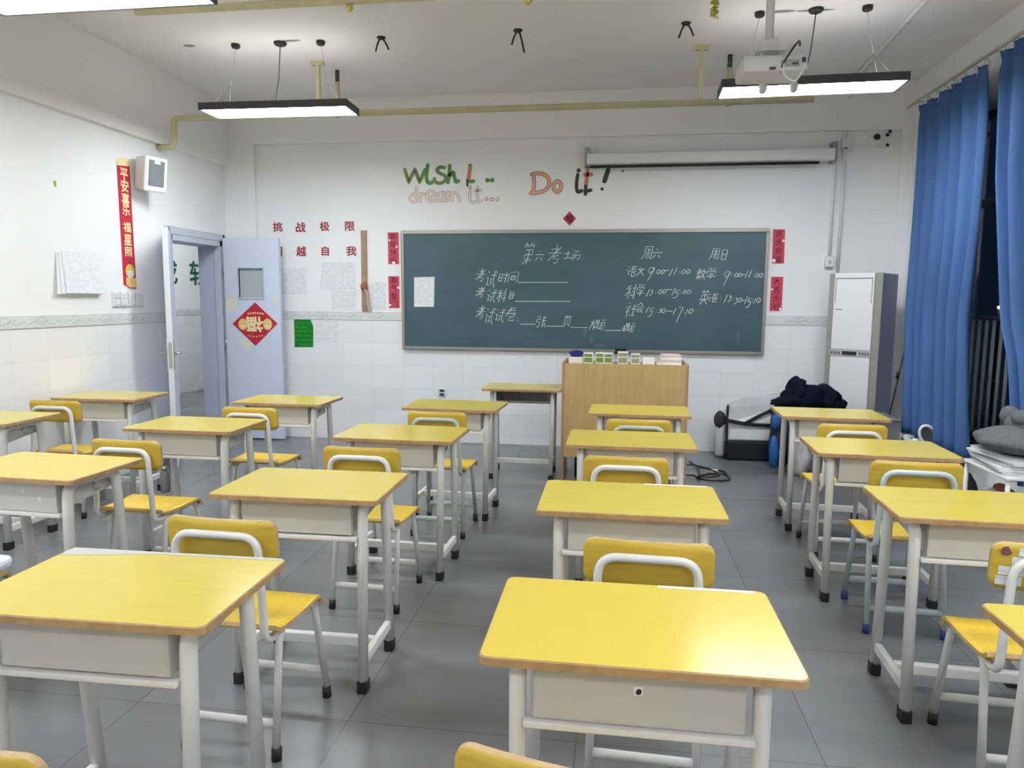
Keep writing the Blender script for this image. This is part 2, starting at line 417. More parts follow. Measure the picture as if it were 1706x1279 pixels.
def glyphs(mb, pl, body, box, d, bold=0., rot=0, mi=None):
    """set type so that its ink fills box (u0,v0,u1,v1) on a plane"""
    _tc.body = body; _tc.size = 1; _tc.offset = 0; _tc.resolution_u = 3
    bpy.context.view_layer.update()
    dg = bpy.context.evaluated_depsgraph_get(); ev = _to.evaluated_get(dg); me = ev.to_mesh()
    vs = [Vector((v.co.x, v.co.y)) for v in me.vertices]
    if rot:
        c, s = math.cos(rot), math.sin(rot); vs = [Vector((c*v.x-s*v.y, s*v.x+c*v.y)) for v in vs]
    x0, x1 = min(v.x for v in vs), max(v.x for v in vs); y0, y1 = min(v.y for v in vs), max(v.y for v in vs)
    u0, v0, u1, v1 = box
    n0 = len(mb.bm.faces)
    if mi is not None: mb.mi = mi
    wt = bold*(v1-v0)
    for k, (ax, ay) in enumerate(((0, 0), (1, 0), (-1, 0), (0, 1), (0, -1)) if bold else ((0, 0),)):
        bv = [mb.bm.verts.new(pl.p((u0+wt+(v.x-x0)/(x1-x0)*(u1-u0-2*wt)+ax*wt, v0+wt+(v.y-y0)/(y1-y0)*(v1-v0-2*wt)+ay*wt), d+k*.00004)) for v in vs]
        for p in me.polygons:
            try: mb.bm.faces.new([bv[i] for i in p.vertices])
            except ValueError: pass
    mb._mark(n0); ev.to_mesh_clear()
def pxbox(pl, x0, y0, x1, y1):
    a, b = pl.at(x0, y1), pl.at(x1, y0); return (a[0], a[1], b[0], b[1])

# ------------------------------------------------------------------ room shell
T = .24
struct(MB().box((LX-T, BY-T, -.12), (RX+T, WY+T, 0)).build('floor', m_floor))
struct(MB().box((LX-T, BY-T, CZ), (RX+T, WY+T, CZ+.12)).build('ceiling', m_ceil))
struct(MB().box((LX-T, WY, 0), (RX+T, WY+T, CZ)).build('wall_front', m_front))
struct(MB().box((LX-T, BY-T, 0), (RX+T, BY, CZ)).build('wall_back', m_front))
D0, D1, DH = 6.13, 7.06, 2.06                        # doorway in the left wall
b = MB().box((LX-T, BY, 0), (LX, D0, CZ)).box((LX-T, D1, 0), (LX, WY, CZ)).box((LX-T, D0, DH), (LX, D1, CZ))
struct(b.build('wall_left', m_side))
W0, W1, WZ0, WZ1 = 3.3, 6.45, .42, 2.90              # window in the right wall
b = MB().box((RX, BY, 0), (RX+T, W0, CZ)).box((RX, W1, 0), (RX+T, WY, CZ)).box((RX, W0, 0), (RX+T, W1, WZ0)).box((RX, W0, WZ1), (RX+T, W1, CZ))
struct(b.build('wall_right', m_side))
struct(MB().box((LX, BY, 2.815), (LX+.05, WY, CZ)).build('beam_left', m_beam))
struct(MB().box((LX+.05, WY-.04, 3.035), (RX, WY, CZ)).build('beam_front', m_beam))
struct(MB().box((LX, WY-.05, 0), (-3.72, WY, 3.035)).build('pillar_left', m_front))
struct(MB().box((2.53, WY-.05, 0), (RX, WY, 3.035)).build('pillar_right', m_front))

# decorated border tile rail along the walls
def border(name, pl, u0, u1, d0, step=.32):
    mb = MB(); z0, z1 = 1.253, 1.338
    sheet(mb, pl, [(u0, z0), (u1, z0), (u1, z1), (u0, z1)], 0, d0)
    mb.mi = 1
    sheet(mb, pl, [(u0, z0), (u1, z0), (u1, z0+.004), (u0, z0+.004)], d0, d0+.0005)
    sheet(mb, pl, [(u0, z1-.003), (u1, z1-.003), (u1, z1), (u0, z1)], d0, d0+.0005)
    k = math.floor(u0/step); d = d0+.0008
    while k*step < u1-.3:
        c = k*step+.16; k += 1
        if c-.16 < u0 or c+.16 > u1: continue
        q = lambda pts: [(c+x*.01, 1.288+y*.01) for x, y in pts]
        ribbon(mb, pl, smooth_line(q([(-15, -1), (-9, 1), (-4, -1), (1, 1), (7, -1.5), (13, 1), (15, 0)])), .004, d, False)
        ribbon(mb, pl, smooth_line(q([(-7, 0), (-5, 3.4), (-1, 4), (2, 2), (0, -.5), (-3, .5), (-2, 2)])), .004, d, False)
        ribbon(mb, pl, smooth_line(q([(0, 0), (3, 1.6), (6, 2.4), (4, 0)])), .003, d, False)
        ribbon(mb, pl, smooth_line(q([(-6, -.5), (-2, -2), (3, -2)])), .003, d, False)
    return struct(mb.build(name, [m_rail, m_sprig]))
border('trim_1', FRONT, -3.72, -2.17, .006); border('trim_2', FRONT, 1.42, 2.53, .006)
border('trim_3', LEFT, BY, 6.05, .006)

# doorway frame, corridor behind it
mb = MB(); j = .065
mb.box((LX-T, D0, 0), (LX+.012, D0+j, DH)).box((LX-T, D0, DH-j), (LX+.012, D1, DH)).box((LX-.06, D1-j, 0), (LX+.012, D1, DH))
mb.box((LX-.01, D0-.045, 0), (LX+.02, D0+.02, DH+.06)).box((LX-.01, D0, DH-.01), (LX+.02, D1+.02, DH+.06)).box((LX-.01, D1-.02, 0), (LX+.02, D1+.045, DH+.06))
struct(mb.build('door_1', m_frame, bevel=.004))
struct(MB().box((LX-T, D1-.05, 0), (LX-.06, D1-.001, DH-j)).build('trim_4', m_reveal))
CX = -6.63
struct(MB().box((CX-.2, 3.5, -.12), (LX-T, 14.2, 0)).build('floor_corridor', m_floor))
struct(MB().box((CX-.2, 3.5, 0), (CX, 14.2, CZ)).build('wall_corridor', m_corr))
struct(MB().box((CX, 14, 0), (LX-T, 14.2, CZ)).build('wall_corridor_far', m_corr))
struct(MB().box((CX, 3.5, 0), (LX-T, 3.7, CZ)).build('wall_corridor_near', m_corr))
struct(MB().box((LX-T, WY+T, 0), (LX-.02, 14.2, CZ)).build('wall_corridor_inner', m_corr))
struct(MB().box((CX-.2, 3.5, CZ), (LX-T, 14.2, CZ+.12)).build('ceiling_corridor', m_ceil))
CORR = Plane((CX, 0, 0), (0, 1, 0), (0, 0, 1))
mb = MB(); sheet(mb, CORR, [(6, 1.2), (13, 1.2), (13, 1.29), (6, 1.29)], 0, .006); mb.mi = 1
for k in range(60):
    c = 6.4+k*.1; ribbon(mb, CORR, smooth_line([(c, 1.225), (c+.03, 1.25), (c+(.0 if k % 2 else .06), 1.27)]), .018, .0075)
struct(mb.build('trim_5', [m_rail, m_sprig]))
for ch, (x0, x1, y0, y1), lb in (('诚', (246, 294, 432, 472), 'green cut-out wall character in the corridor, cut off by the door edge'), ('轻', (316, 348, 437, 475), 'green cut-out wall character in the corridor beside the lilac door jamb')):
    mb = MB(); glyphs(mb, CORR, ch, pxbox(CORR, x0, y0, x1, y1), .006, .02); tag(mb.build('wall_character', m_greenl), lb, 'wall letter', 'green corridor characters')

# ------------------------------------------------------------------ LED panels (their light is the room's light, plus an added upward glow)
def led_panel(x, y, z, label, wires=True, rz=0, L=1.2, Wd=.30):
    t = empty('led_panel_light', (x, y, z), label, 'ceiling light', 'hanging strip lights', rz)
    h = .055
    mb = MB()
    for a, b in (((-L/2, -Wd/2, 0), (L/2, -Wd/2+.012, h)), ((-L/2, Wd/2-.012, 0), (L/2, Wd/2, h)), ((-L/2, -Wd/2+.012, 0), (-L/2+.012, Wd/2-.012, h)), ((L/2-.012, -Wd/2+.012, 0), (L/2, Wd/2-.012, h)), ((-L/2+.012, -Wd/2+.012, h-.008), (L/2-.012, Wd/2-.012, h))): mb.box(a, b)
    mb.build('housing', m_lampbody, t)
    MB().box((-L/2+.013, -Wd/2+.013, .006), (L/2-.013, Wd/2-.013, .014)).build('diffuser', m_led, t)
    MB().box((-L/2+.03, -Wd/2+.03, h), (L/2-.03, Wd/2-.03, h+.004)).build('added_glow_sheet', m_addedglow, t)  # added glowing sheet on the housing top, brightens the ceiling
    top = CZ-z
    for sx in (-.36, .36):
        cup = MB().lathe([(.028, top-.03), (.034, top-.02), (.034, top)], Matrix.Translation((sx*.97, 0, 0)), 14).build('ceiling_cup', m_black, t)
        mb = MB(); mid = (sx*1.12, 0, .22)
        mb.tube([(sx*.97, 0, top-.03), mid], .0018, 5)
        for sy in (-1, 1): mb.tube([mid, (sx*1.35, sy*(Wd/2-.03), h)], .0015, 5)
        mb.build('suspension_wire', m_steel, t)
    MB().lathe([(.04, top-.022), (.05, top-.012), (.05, top)], Matrix.Translation((0.02, 0, 0)), 14).build('power_cup', m_black, t)
    MB().tube([(0.02, 0, top-.02), (.0, 0, top*.5), (-.04, 0, h)], .004, 6).build('power_cord', m_dark, t)
    return t
led_panel(-2.67, 5.585, 2.93, 'hanging strip light above the door side, nearest the chalkboard wall', rz=.02)
lampR = led_panel(1.285, 5.42, 2.93, 'hanging strip light near the blue curtains, behind the projector', rz=-.03)
for x in (-.33, -.13):
    MB().lathe([(.012, -.055), (.026, -.04), (.034, -.015), (.022, .012), (.026, .05)], Matrix.Translation((x, -.155, .0)), 14).build('hanging_clip', mat('frosted_white_plastic', (.72, .72, .73), .5), lampR)
led_panel(-2.61, 3.40, 2.93, 'hanging strip light cut off at the top left corner')
HID = 'hanging strip light above the back rows, outside the picture'
for x, y in ((1.25, 3.2), (-2.6, 1.1), (1.25, 1.0), (-2.6, -1.1), (1.25, -1.2)): led_panel(x, y, 2.93, HID)
t = empty('corridor_light', (-5.4, 9.2, CZ-.05), 'flat panel light on the corridor ceiling beyond the doorway', 'ceiling light')
MB().box((-.15, -.8, 0), (.15, .8, .05)).build('housing', m_white, t)
MB().box((-.13, -.78, -.006), (.13, .78, 0)).build('diffuser', m_led, t)

# ------------------------------------------------------------------ chalkboard
t = empty('chalkboard', (0, WY, 0), 'long green chalkboard in an aluminium frame covered with white chalk notes', 'chalkboard'); org = Vector((0, WY, 0))
bx0, bx1, bz0, bz1, fw = -2.168, 1.414, .962, 2.160, .032
MB().box((bx0+.02, -.030, bz0+.02), (bx1-.02, 0, bz1-.02)).build('board_surface', m_board, t)
mb = MB()
for a, b in (((bx0, bz0), (bx1, bz0+fw)), ((bx0, bz1-fw), (bx1, bz1)), ((bx0, bz0+fw), (bx0+fw*.9, bz1-fw)), ((bx1-fw*.9, bz0+fw), (bx1, bz1-fw))): mb.box((a[0], -.042, a[1]), (b[0], 0, b[1]))
mb.build('frame', m_alu, t, bevel=.006)
MB().box((-.10+.10, -.06, bz0-.012), (.115, -.04, bz0+.045)).build('eraser_clip', m_black, t, bevel=.004)
CHALK = {'第': '2012 1141 3132 6052 5191 7182 238385 2585 25278778 5359 5719', '六': '4152 1494 4629 6689', '考': '2272 5054 0494 8118 4675 46478779 7959',
 '场': '0434 2227 0847 528245958978 6548 7559', '试': '1122 04242837 4393 4565 5557 4867 71769998 8192', '时': '1218 124248 1545 1848 5393 818978 6576',
 '间': '2132 1219 41818978 3437 346467 3565 3767', '科': '4112 0353 3239 3407 3456 6273 6475 5796 8089', '目': '2129 217179 2474 2676 2979',
 '卷': '3041 7061 2282 1494 5016 6496 467677474989 8988', '张': '013133030535382918 8163 5494 616987 7599', '页': '1191 5142 2227 228287 535619 6799',
 '大': '1393 5153 5319 5399', '题': '1141431311 1242 0454 3437 3656 1509 1799 6191 6366 639396 747658 8798', '小': '515948 3417 7497',
 '周': '212609 21818978 3373 5255 3575 4648686646', '日': '2129 217179 2575 2979', '语': '1122 04242837 4191 6154 438384 3595 5659 568689 5989',
 '文': '4152 1393 7319 3399', '数': '1122 4132 0353 2125 2305 3355 251749 4619 0757 7154 6393 8359 6599', '学': '2032 4052 8062 1315 139384 357556 565948 1797',
 '社': '2031 034216 2429 3546 5494 7178 4898', '会': '5004 5094 3474 1696 562888 7799', '英': '1191 3032 7072 2326 238386 0696 525619 5699',
 '0': '51242749778451', '1': '6139', '3': '32725464763848', '5': '42347476583818 4292', '7': '318149', '9': '824233558249', ':': '5354 4748', '-': '0595', '_': '0595'}
rnd = random.Random(4)
def chalk_line(items, name='chalk_writing'):
    mb = MB()
    for ch, x0, y0, x1, y1 in items:
        for st in CHALK[ch].split():
            pts = [(int(st[i]), int(st[i+1])) for i in range(0, len(st), 2)]
            sh = 0 if ch in '_-:' else .24*(y1-y0)
            uv = [Vector(BOARD.at(x0+(x1-x0)*(a+.15*rnd.uniform(-1, 1)*(ch != '_'))/9+sh*(4.5-b)/9, y0+(y1-y0)*b/9)) for a, b in pts]
            if len(uv) > 2 and ch in '03569': uv = smooth_line(uv, 4)
            ribbon(mb, BOARD, uv, .0053*rnd.uniform(.8, 1.15), .0012, False)
    for v in mb.bm.verts: v.co -= org
    return mb.build(name, m_chalk, t)
def ul(x0, x1, y): return ('_', x0, y-3, x1, y+3)
chalk_line([('第', 871, 404, 889, 440), ('六', 890, 416, 907, 434), ('考', 912, 408, 936, 438), ('场', 940, 414, 968, 433)])
chalk_line([('考', 793, 447, 809, 468), ('试', 810, 448, 826, 479), ('时', 830, 452, 845, 470), ('间', 846, 451, 865, 470), ul(864, 946, 470)])
chalk_line([('考', 793, 477, 808, 495), ('试', 811, 480, 826, 504), ('科', 828, 481, 843, 503), ('目', 847, 485, 858, 497), ul(858, 950, 501.5)])
chalk_line([('考', 793, 509, 808, 530), ('试', 808, 510, 823, 540), ('试', 825, 512, 840, 537), ('卷', 841, 512, 860, 534), (':', 859, 525, 867, 536), ul(867, 892, 539.5), ('张', 894, 525, 910, 545), ul(910, 938, 543), ('页', 938, 525, 951, 544), ul(951, 980, 545), ('大', 983, 531, 991, 548), ('题', 990, 531, 1007, 549), ul(1008, 1035, 550), ('小', 1036, 541, 1042, 552), ('题', 1041, 537, 1057, 553)])
chalk_line([('周', 1071, 408, 1088, 432), ('六', 1085, 413, 1103, 430)])
chalk_line([('周', 1183, 412, 1200, 432), ('日', 1200, 414, 1214, 432)])
chalk_line([('语', 1044, 442, 1060, 460), ('文', 1060, 443, 1074, 459), ('9', 1075, 440, 1091, 467), (':', 1086, 449, 1093, 456), ('0', 1093, 448, 1101, 456), ('0', 1100, 448, 1108, 456), ('-', 1107, 447, 1114, 453), ('1', 1113, 446, 1123, 460), ('1', 1121, 445, 1130, 457), (':', 1128, 449, 1135, 456), ('0', 1134, 448, 1143, 456), ('0', 1142, 448, 1151, 456)])
chalk_line([('科', 1043, 473, 1059, 498), ('学', 1060, 473, 1074, 492), ('1', 1075, 481, 1084, 493), ('3', 1081, 481, 1089, 493), (':', 1089, 483, 1096, 490), ('0', 1096, 481, 1104, 489), ('0', 1103, 481, 1111, 489), ('-', 1111, 479, 1120, 485), ('1', 1118, 478, 1127, 491), ('5', 1121, 479, 1132, 498), (':', 1131, 482, 1138, 489), ('0', 1137, 482, 1144, 489), ('0', 1143, 482, 1152, 489)])
chalk_line([('社', 1042, 504, 1059, 528), ('会', 1058, 504, 1072, 521), ('1', 1074, 509, 1083, 521), ('5', 1079, 509, 1089, 529), (':', 1090, 513, 1096, 521), ('3', 1095, 513, 1103, 522), ('0', 1101, 513, 1110, 521), ('-', 1111, 515, 1121, 521), ('1', 1120, 512, 1128, 524), ('7', 1124, 508, 1137, 537), (':', 1136, 514, 1142, 521), ('1', 1140, 513, 1148, 524), ('0', 1146, 513, 1156, 522)])
chalk_line([('数', 1161, 446, 1176, 465), ('学', 1175, 446, 1193, 464), (':', 1200, 451, 1206, 458), ('9', 1201, 446, 1217, 476), (':', 1216, 453, 1222, 460), ('0', 1222, 454, 1231, 461), ('0', 1229, 454, 1237, 461), ('-', 1236, 454, 1242, 460), ('1', 1240, 449, 1248, 463), ('1', 1246, 449, 1254, 462), (':', 1252, 454, 1259, 461), ('0', 1257, 454, 1265, 462), ('0', 1264, 454, 1272, 462)])
chalk_line([('英', 1166, 483, 1180, 507), ('语', 1179, 488, 1196, 503), (':', 1198, 492, 1205, 501), ('1', 1205, 490, 1213, 504), ('3', 1211, 490, 1220, 504), (':', 1219, 494, 1225, 502), ('3', 1222, 493, 1230, 508), ('0', 1229, 495, 1237, 503), ('-', 1236, 497, 1242, 503), ('1', 1240, 491, 1247, 506), ('5', 1243, 492, 1252, 514), (':', 1250, 495, 1257, 503), ('1', 1254, 495, 1261, 505), ('0', 1259, 495, 1268, 504)])
mb = MB()
for px, py, w_, h_ in ((975, 552, 3, 9), (985, 566, 4, 6), (1000, 576, 9, 3), (1230, 562, 2, 12)):
    u = BOARD.at(px, py); disc(mb, BOARD, u, w_*.0058, .0008, 12, h_*.0058)
for v in mb.bm.verts: v.co -= org
mb.build('chalk_smudge', m_dust, t)
mb = MB(); px_sheet(mb, BOARD, [(690, 511), (723, 511), (724, 461), (690, 462)], .0005, .0025)
tag(mb.build('notice_sheet', m_paper2), 'white printed notice taped on the left of the green chalkboard', 'paper')
mb = MB(); px_sheet(mb, FRONT, [(677, 513), (678, 519), (689, 519), (689, 513)], .04, .041); mb.bm.free()

# ------------------------------------------------------------------ wall papers, couplets, lettering
def paper(name, pl, pxs, m, label, cat, group=None, d0=.001, d1=.003):
    mb = MB(); px_sheet(mb, pl, pxs, d0, d1); return tag(mb.build(name, m), label, cat, group)
paper('notice_sheet', FRONT, [(466, 490), (511, 489), (511, 447), (466, 447)], m_paper, 'white printed sheet on the front wall half hidden by the open blue door leaf', 'paper', d0=.001)
paper('notice_sheet', FRONT, [(532, 481), (563, 482), (563, 437), (537, 437)], m_paper, 'white printed sheet left of two under the red characters', 'paper')
paper('notice_sheet', FRONT, [(564, 482), (592, 482), (592, 437), (564, 437)], m_paper2, 'white printed sheet right of two under the red characters', 'paper')
paper('notice_sheet', FRONT, [(553, 516), (593, 516), (594, 484), (551, 484)], m_paper2, 'faint printed sheet below the pair of white sheets, above the border tiles', 'paper')
paper('notice_sheet', FRONT, [(617, 515), (643, 515), (643, 470), (617, 470)], m_paper2, 'white printed sheet between brown strip and lower left red couplet', 'paper')
paper('green_poster', FRONT, [(491, 578), (522, 578), (522, 543), (517, 532), (490, 531)], m_greenpaper, 'green poster with a folded corner on the white tiles', 'poster', d0=.001, d1=.003)
paper('notice_sheet', FRONT, [(524, 567), (566, 567), (565, 533), (521, 533)], m_paper2, 'white table sheet on the tiles right of the green poster', 'paper')
# wall papers hanging as a sheaf on the left wall
t = empty('paper_sheaf', LEFT.p(LEFT.at(130, 452)), 'sheaf of white printed sheets hanging on the left wall', 'paper'); o_ = t.location.copy()
for k, (dx, dy) in enumerate(((-4, 2), (-1, 1), (3, 0))):
    mb = MB(); a = [LEFT.at(96+dx, 418+dy), LEFT.at(158+dx, 422-dy), LEFT.at(164+dx, 489+dy), LEFT.at(98+dx*2, 488+dy)]
    bot, top = .03-.008*k, .004+.004*k
    P = [LEFT.p(a[0], top)-o_, LEFT.p(a[1], top)-o_, LEFT.p(a[2], top+.025)-o_, LEFT.p(a[3], top+.025)-o_]
    mb.prism(P, LEFT.n*.001); mb.build('sheet', m_paper if k == 2 else m_plainpaper, t)
# couplets by the board
def couplet(px, text, label, torn):
    pl = FRONT; x0, y0, x1, y1, sk = px
    t = empty('red_couplet', FRONT.p(FRONT.at((x0+x1)/2, y1)), label, 'paper', 'red couplets beside the chalkboard'); o_ = t.location.copy()
    q = [(x0, y0), (x1, y0), (x1-sk, y1), (x0-sk, y1)]
    mb = MB(); px_sheet(mb, pl, q, .001, .0025)
    for v in mb.bm.verts: v.co -= o_
    mb.build('paper_strip', m_pinkred, t)
    mb = MB(); n = len(text); h = (y1-y0)/n
    for i, ch in enumerate(text):
        yy = y0+h*(i+.5); xx = (x0+x1)/2-sk*(i+.5)/n
        glyphs(mb, pl, ch, pxbox(pl, xx-5.2, yy-5.4, xx+5.2, yy+5.4), .0032, .008)
    for v in mb.bm.verts: v.co -= o_
    mb.build('brush_writing', m_ink, t)
    mb = MB()
    for tx, ty, r in torn: disc(mb, pl, pl.at(tx, ty), r*.0062, .0034, 7)
    for v in mb.bm.verts: v.co -= o_
    mb.build('torn_patch', m_plainpaper, t)
couplet((646, 387, 664, 440, -1), '新年快乐', 'red paper couplet upper left of the chalkboard, with dark brush writing', ((649, 400, 1.8), (661, 411, 2), (656, 438, 3)))
couplet((647, 460, 665, 513, -1), '喜气盈门', 'red paper couplet lower left of the chalkboard, torn at its right edge', ((664, 479, 2.4), (650, 508, 2.2)))
couplet((1288, 382, 1308, 439, 2), '吉庆祝福', 'red paper couplet upper right of the chalkboard, torn at a lower corner', ((1305, 401, 2.2), (1289, 434, 3)))
couplet((1285, 461, 1305, 518, 3), '大吉大利', 'red paper couplet lower right of the chalkboard reading 大吉大利', ((1286, 482, 1.8), (1300, 515, 2.5)))
# small diamond above the board
t = empty('small_red_diamond', FRONT.p(FRONT.at(949, 364)), 'small dark red paper diamond above the chalkboard', 'decoration'); o_ = t.location.copy()
mb = MB(); px_sheet(mb, FRONT, [(949, 352), (960, 364), (949, 376), (938, 364)], .001, .0025)
for v in mb.bm.verts: v.co -= o_
mb.build('paper_diamond', m_red, t)
mb = MB(); glyphs(mb, FRONT, '福', pxbox(FRONT, 943, 358, 955, 370), .0032, .02)
for v in mb.bm.verts: v.co -= o_
mb.build('brush_writing', m_ink, t)
# red cut-out characters
row1 = [('挑', 455, 370, 471, 386), ('战', 493, 370, 509, 387), ('极', 533, 369, 549, 385), ('限', 575, 369, 591, 385)]
row2 = [('超', 455, 410, 471, 427), ('越', 494, 410, 510, 427), ('自', 536, 410, 548, 426), ('我', 577, 410, 594, 426)]
nth = ('first', 'second', 'third', 'fourth')
for r, row in enumerate((row1, row2)):
    for i, (ch, x0, y0, x1, y1) in enumerate(row):
        mb = MB(); glyphs(mb, FRONT, ch, pxbox(FRONT, x0, y0, x1, y1), .003, .025)
        tag(mb.build('wall_character', m_redletter), f'dark red wall character {ch}, {nth[i]} of the {"upper" if r == 0 else "lower"} red row', 'wall letter', 'dark red wall characters')

# hand-cut English lettering; strokes given in zoomed crops of the wall
def lettering(name, label, groups, off, sc):
    t = empty(name, FRONT.p(FRONT.at(*off)), label, 'wall letter', 'hand cut wall lettering'); o_ = t.location.copy()
    for pname, m_, wd, d, strokes in groups:
        mb = MB()
        for st in strokes:
            if len(st) == 3 and not isinstance(st[0], tuple):
                u = FRONT.at(off[0]+st[0]/sc, off[1]+st[1]/sc); disc(mb, FRONT, u, st[2]*.00587/sc, d, 16)
            else:
                uv = smooth_line([FRONT.at(off[0]+x/sc, off[1]+y/sc) for x, y in st], 5); ribbon(mb, FRONT, uv, wd, d)
        for v in mb.bm.verts: v.co -= o_
        mb.build(pname, m_, t)
Wst = [[(130, 200), (160, 300), (190, 390)], [(190, 390), (235, 290), (280, 195)], [(280, 195), (315, 290), (350, 390)], [(350, 390), (390, 300), (430, 205)]]
lst = [[(475, 135), (455, 260), (458, 350), (490, 405), (540, 390)]]
sst = [[(725, 175), (660, 165), (610, 205), (650, 255), (735, 300), (735, 365), (660, 405), (590, 385), (570, 340)]]
hst = [[(800, 145), (795, 260), (775, 395)], [(785, 320), (850, 240), (870, 310), (895, 385), (935, 370)]]
lettering('motto_lettering', 'green cut-out lettering Wish it on the front wall', [
    ('green_letters', m_olive, .034, .0030, Wst+sst), ('leaf_green_letters', m_lgreen, .036, .0034, lst+hst+[(1105, 145, 30), (1365, 362, 34), (1437, 360, 36), [(1070, 365), (1110, 380), (1160, 375)]]),
    ('orange_stem', m_orange, .038, .0038, [[(1108, 170), (1085, 330)]]), ('dark_foot', m_char, .022, .0042, [[(1068, 360), (1066, 440)]])], (660, 260), 8.98)
dr = [[(305, 460), (300, 560), (300, 680)], [(300, 590), (240, 570), (210, 640), (245, 690), (300, 650)], [(360, 560), (360, 680)], [(362, 600), (390, 565), (420, 565)],
      [(465, 620), (570, 590), (555, 525), (500, 520), (455, 590), (480, 670), (580, 665)], [(710, 540), (640, 560), (620, 640), (660, 675), (710, 600)], [(720, 540), (715, 600), (735, 670)],
      [(775, 530), (775, 670)], [(780, 590), (830, 545), (840, 660)], [(845, 580), (900, 545), (945, 670)], [(1108, 520), (1100, 620), (1130, 690), (1180, 690)], [(1220, 460), (1215, 600), (1235, 685), (1275, 670)], [(1180, 520), (1265, 510)]]
dd = [(1108, 470, 26), (1350, 640, 28), (1430, 645, 30), (1515, 645, 30)]
lettering('motto_lettering', 'tan outlined lettering dream it below the green lettering', [
    *[g for part in (dr[:9], dr[9:], dd) for g in (('letter_outline', m_salmon, .027, .0030, part), ('letter_fill', m_tanfill, .0195, .0036, [(q[0], q[1], q[2]-9) if len(q) == 3 and not isinstance(q[0], tuple) else q for q in part]))]], (660, 260), 8.98)
dD = [[(245, 345), (255, 460), (245, 590)], [(225, 345), (330, 330), (430, 370), (470, 450), (440, 540), (350, 595), (210, 612)]]
do = [[(580, 440), (530, 500), (560, 590), (620, 570), (635, 480), (580, 440)]]
lettering('motto_lettering', 'salmon and charcoal cut-out lettering Do it! above the chalkboard', [
    ('letter_outline', m_salmon, .040, .0030, dD), ('letter_fill', m_salmonfill, .027, .0036, dD), ('letter_outline', m_salmon, .040, .0030, do), ('letter_fill', m_salmonfill, .027, .0036, do),
    ('charcoal_letters', m_char, .034, .0040, [(887, 290, 30), [(875, 350), (858, 480), (870, 590), (930, 578)], [(995, 470), (985, 560), (985, 625)], [(985, 585), (1060, 570)], (1220, 552, 22)]),
    ('orange_stem', m_orange, .036, .0044, [[(1015, 290), (995, 470)], [(975, 352), (1068, 346)]]),
    ('exclamation_mark', m_char, .045, .0040, [[(1305, 285), (1255, 440)]]), ('red_dot', m_redletter, .02, .0040, [(1515, 300, 16)])], (860, 250), 8.53)

# brown strip with a hanging ornament
mb = MB(); px_sheet(mb, FRONT, [(604, 518), (613, 518), (611, 384), (602, 384)], .001, .02)
tag(mb.build('brown_strip', m_brown), 'narrow brown wooden strip upright on the front wall', 'strip')
p0 = FRONT.p(FRONT.at(609, 476), .05)
t = empty('hanging_ornament', p0, 'small reddish knotted ornament hanging from the brown strip', 'ornament')
MB().blob((0, 0, 0), (.035, .025, .045), 3, .2).build('knot', mat('terracotta', (.40, .13, .07), .7), t)
MB().tube(smooth_line([(0.01, 0, -.03), (.04, 0, -.10), (.035, 0, -.17), (.06, 0, -.26)]), [.014]*19, 8).build('tassel', mat('pink_beige', (.56, .38, .32), .8), t)
MB().tube([(0, 0, .04), (.0, .02, .09)], .004, 6).build('loop', m_gold, t)

# long red banner on the left wall
t = empty('red_banner', LEFT.p(LEFT.at(215, 478)), 'tall narrow red and gold paper banner on the left wall by the door', 'banner'); o_ = t.location.copy()
def bl(y): return 193.5+(y-265)*(206-193.5)/215
def br(y): return 214.5+(y-265)*(227-214.5)/215
def loc(mb):
    for v in mb.bm.verts: v.co -= o_
    return mb
mb = MB(); px_sheet(mb, LEFT, [(bl(270), 270), (bl(474), 474), (215, 480), (227, 481), (br(272), 272)], .001, .003); loc(mb).build('paper_strip', m_red, t)
mb = MB(); px_sheet(mb, LEFT, [(bl(275), 275), (195, 265), (202, 262), (210, 264), (215, 271), (215, 277)], .003, .0036); loc(mb).build('gold_crest', m_cream, t)
mb = MB()
for ch, y0, y1 in (('平', 281, 299), ('安', 300, 320), ('喜', 322, 343), ('乐', 343, 359), ('福', 370, 387), ('星', 390, 409), ('照', 411, 428)):
    yc = (y0+y1)/2; xc = (bl(yc)+br(yc))/2+.5; glyphs(mb, LEFT, ch, pxbox(LEFT, xc-6, y0+1, xc+6, y1-1), .0042, .025)
loc(mb).build('gold_writing', m_cream, t)
mb = MB(); a = LEFT.at(216, 452); disc(mb, LEFT, a, .055, .0042, 16, .062); loc(mb).build('yellow_patch', mat('yellow_print', (.80, .60, .10), .6), t)
mb = MB(); a = LEFT.at(217, 457); disc(mb, LEFT, a, .038, .0048, 14, .036); loc(mb).build('white_patch', m_plainpaper, t)
mb = MB(); px_sheet(mb, LEFT, [(209, 462), (210, 475), (216, 479), (226, 479), (225, 463)], .0042, .0050); loc(mb).build('gold_patch', m_gold, t)
# light switches below it
for i in range(4):
    x0 = 185+i*13; c = LEFT.p(LEFT.at(x0+6.5, 498)); t = empty('light_switch', c, f'white wall switch plate, {nth[i]} from the left in the row under the banner', 'switch', 'wall switches by the door')
    MB().box((0, -.041, -.060), (.018, .041, .060)).build('plate', m_white, t, bevel=.004)
    for dz in (-.027, .027): MB().box((.018, -.030, dz-.020), (.023, .030, dz+.020)).build('rocker', m_acwhite, t, bevel=.003)
c = LEFT.p(LEFT.at(92, 306)); mb = MB(); disc(mb, LEFT, LEFT.at(91, 304), .016, .002, 9); disc(mb, LEFT, LEFT.at(92, 309), .012, .002, 9)
tag(mb.build('green_sticker', mat('lime_sticker', (.35, .48, .05), .6)), 'tiny lime green sticker high on the left wall', 'sticker')

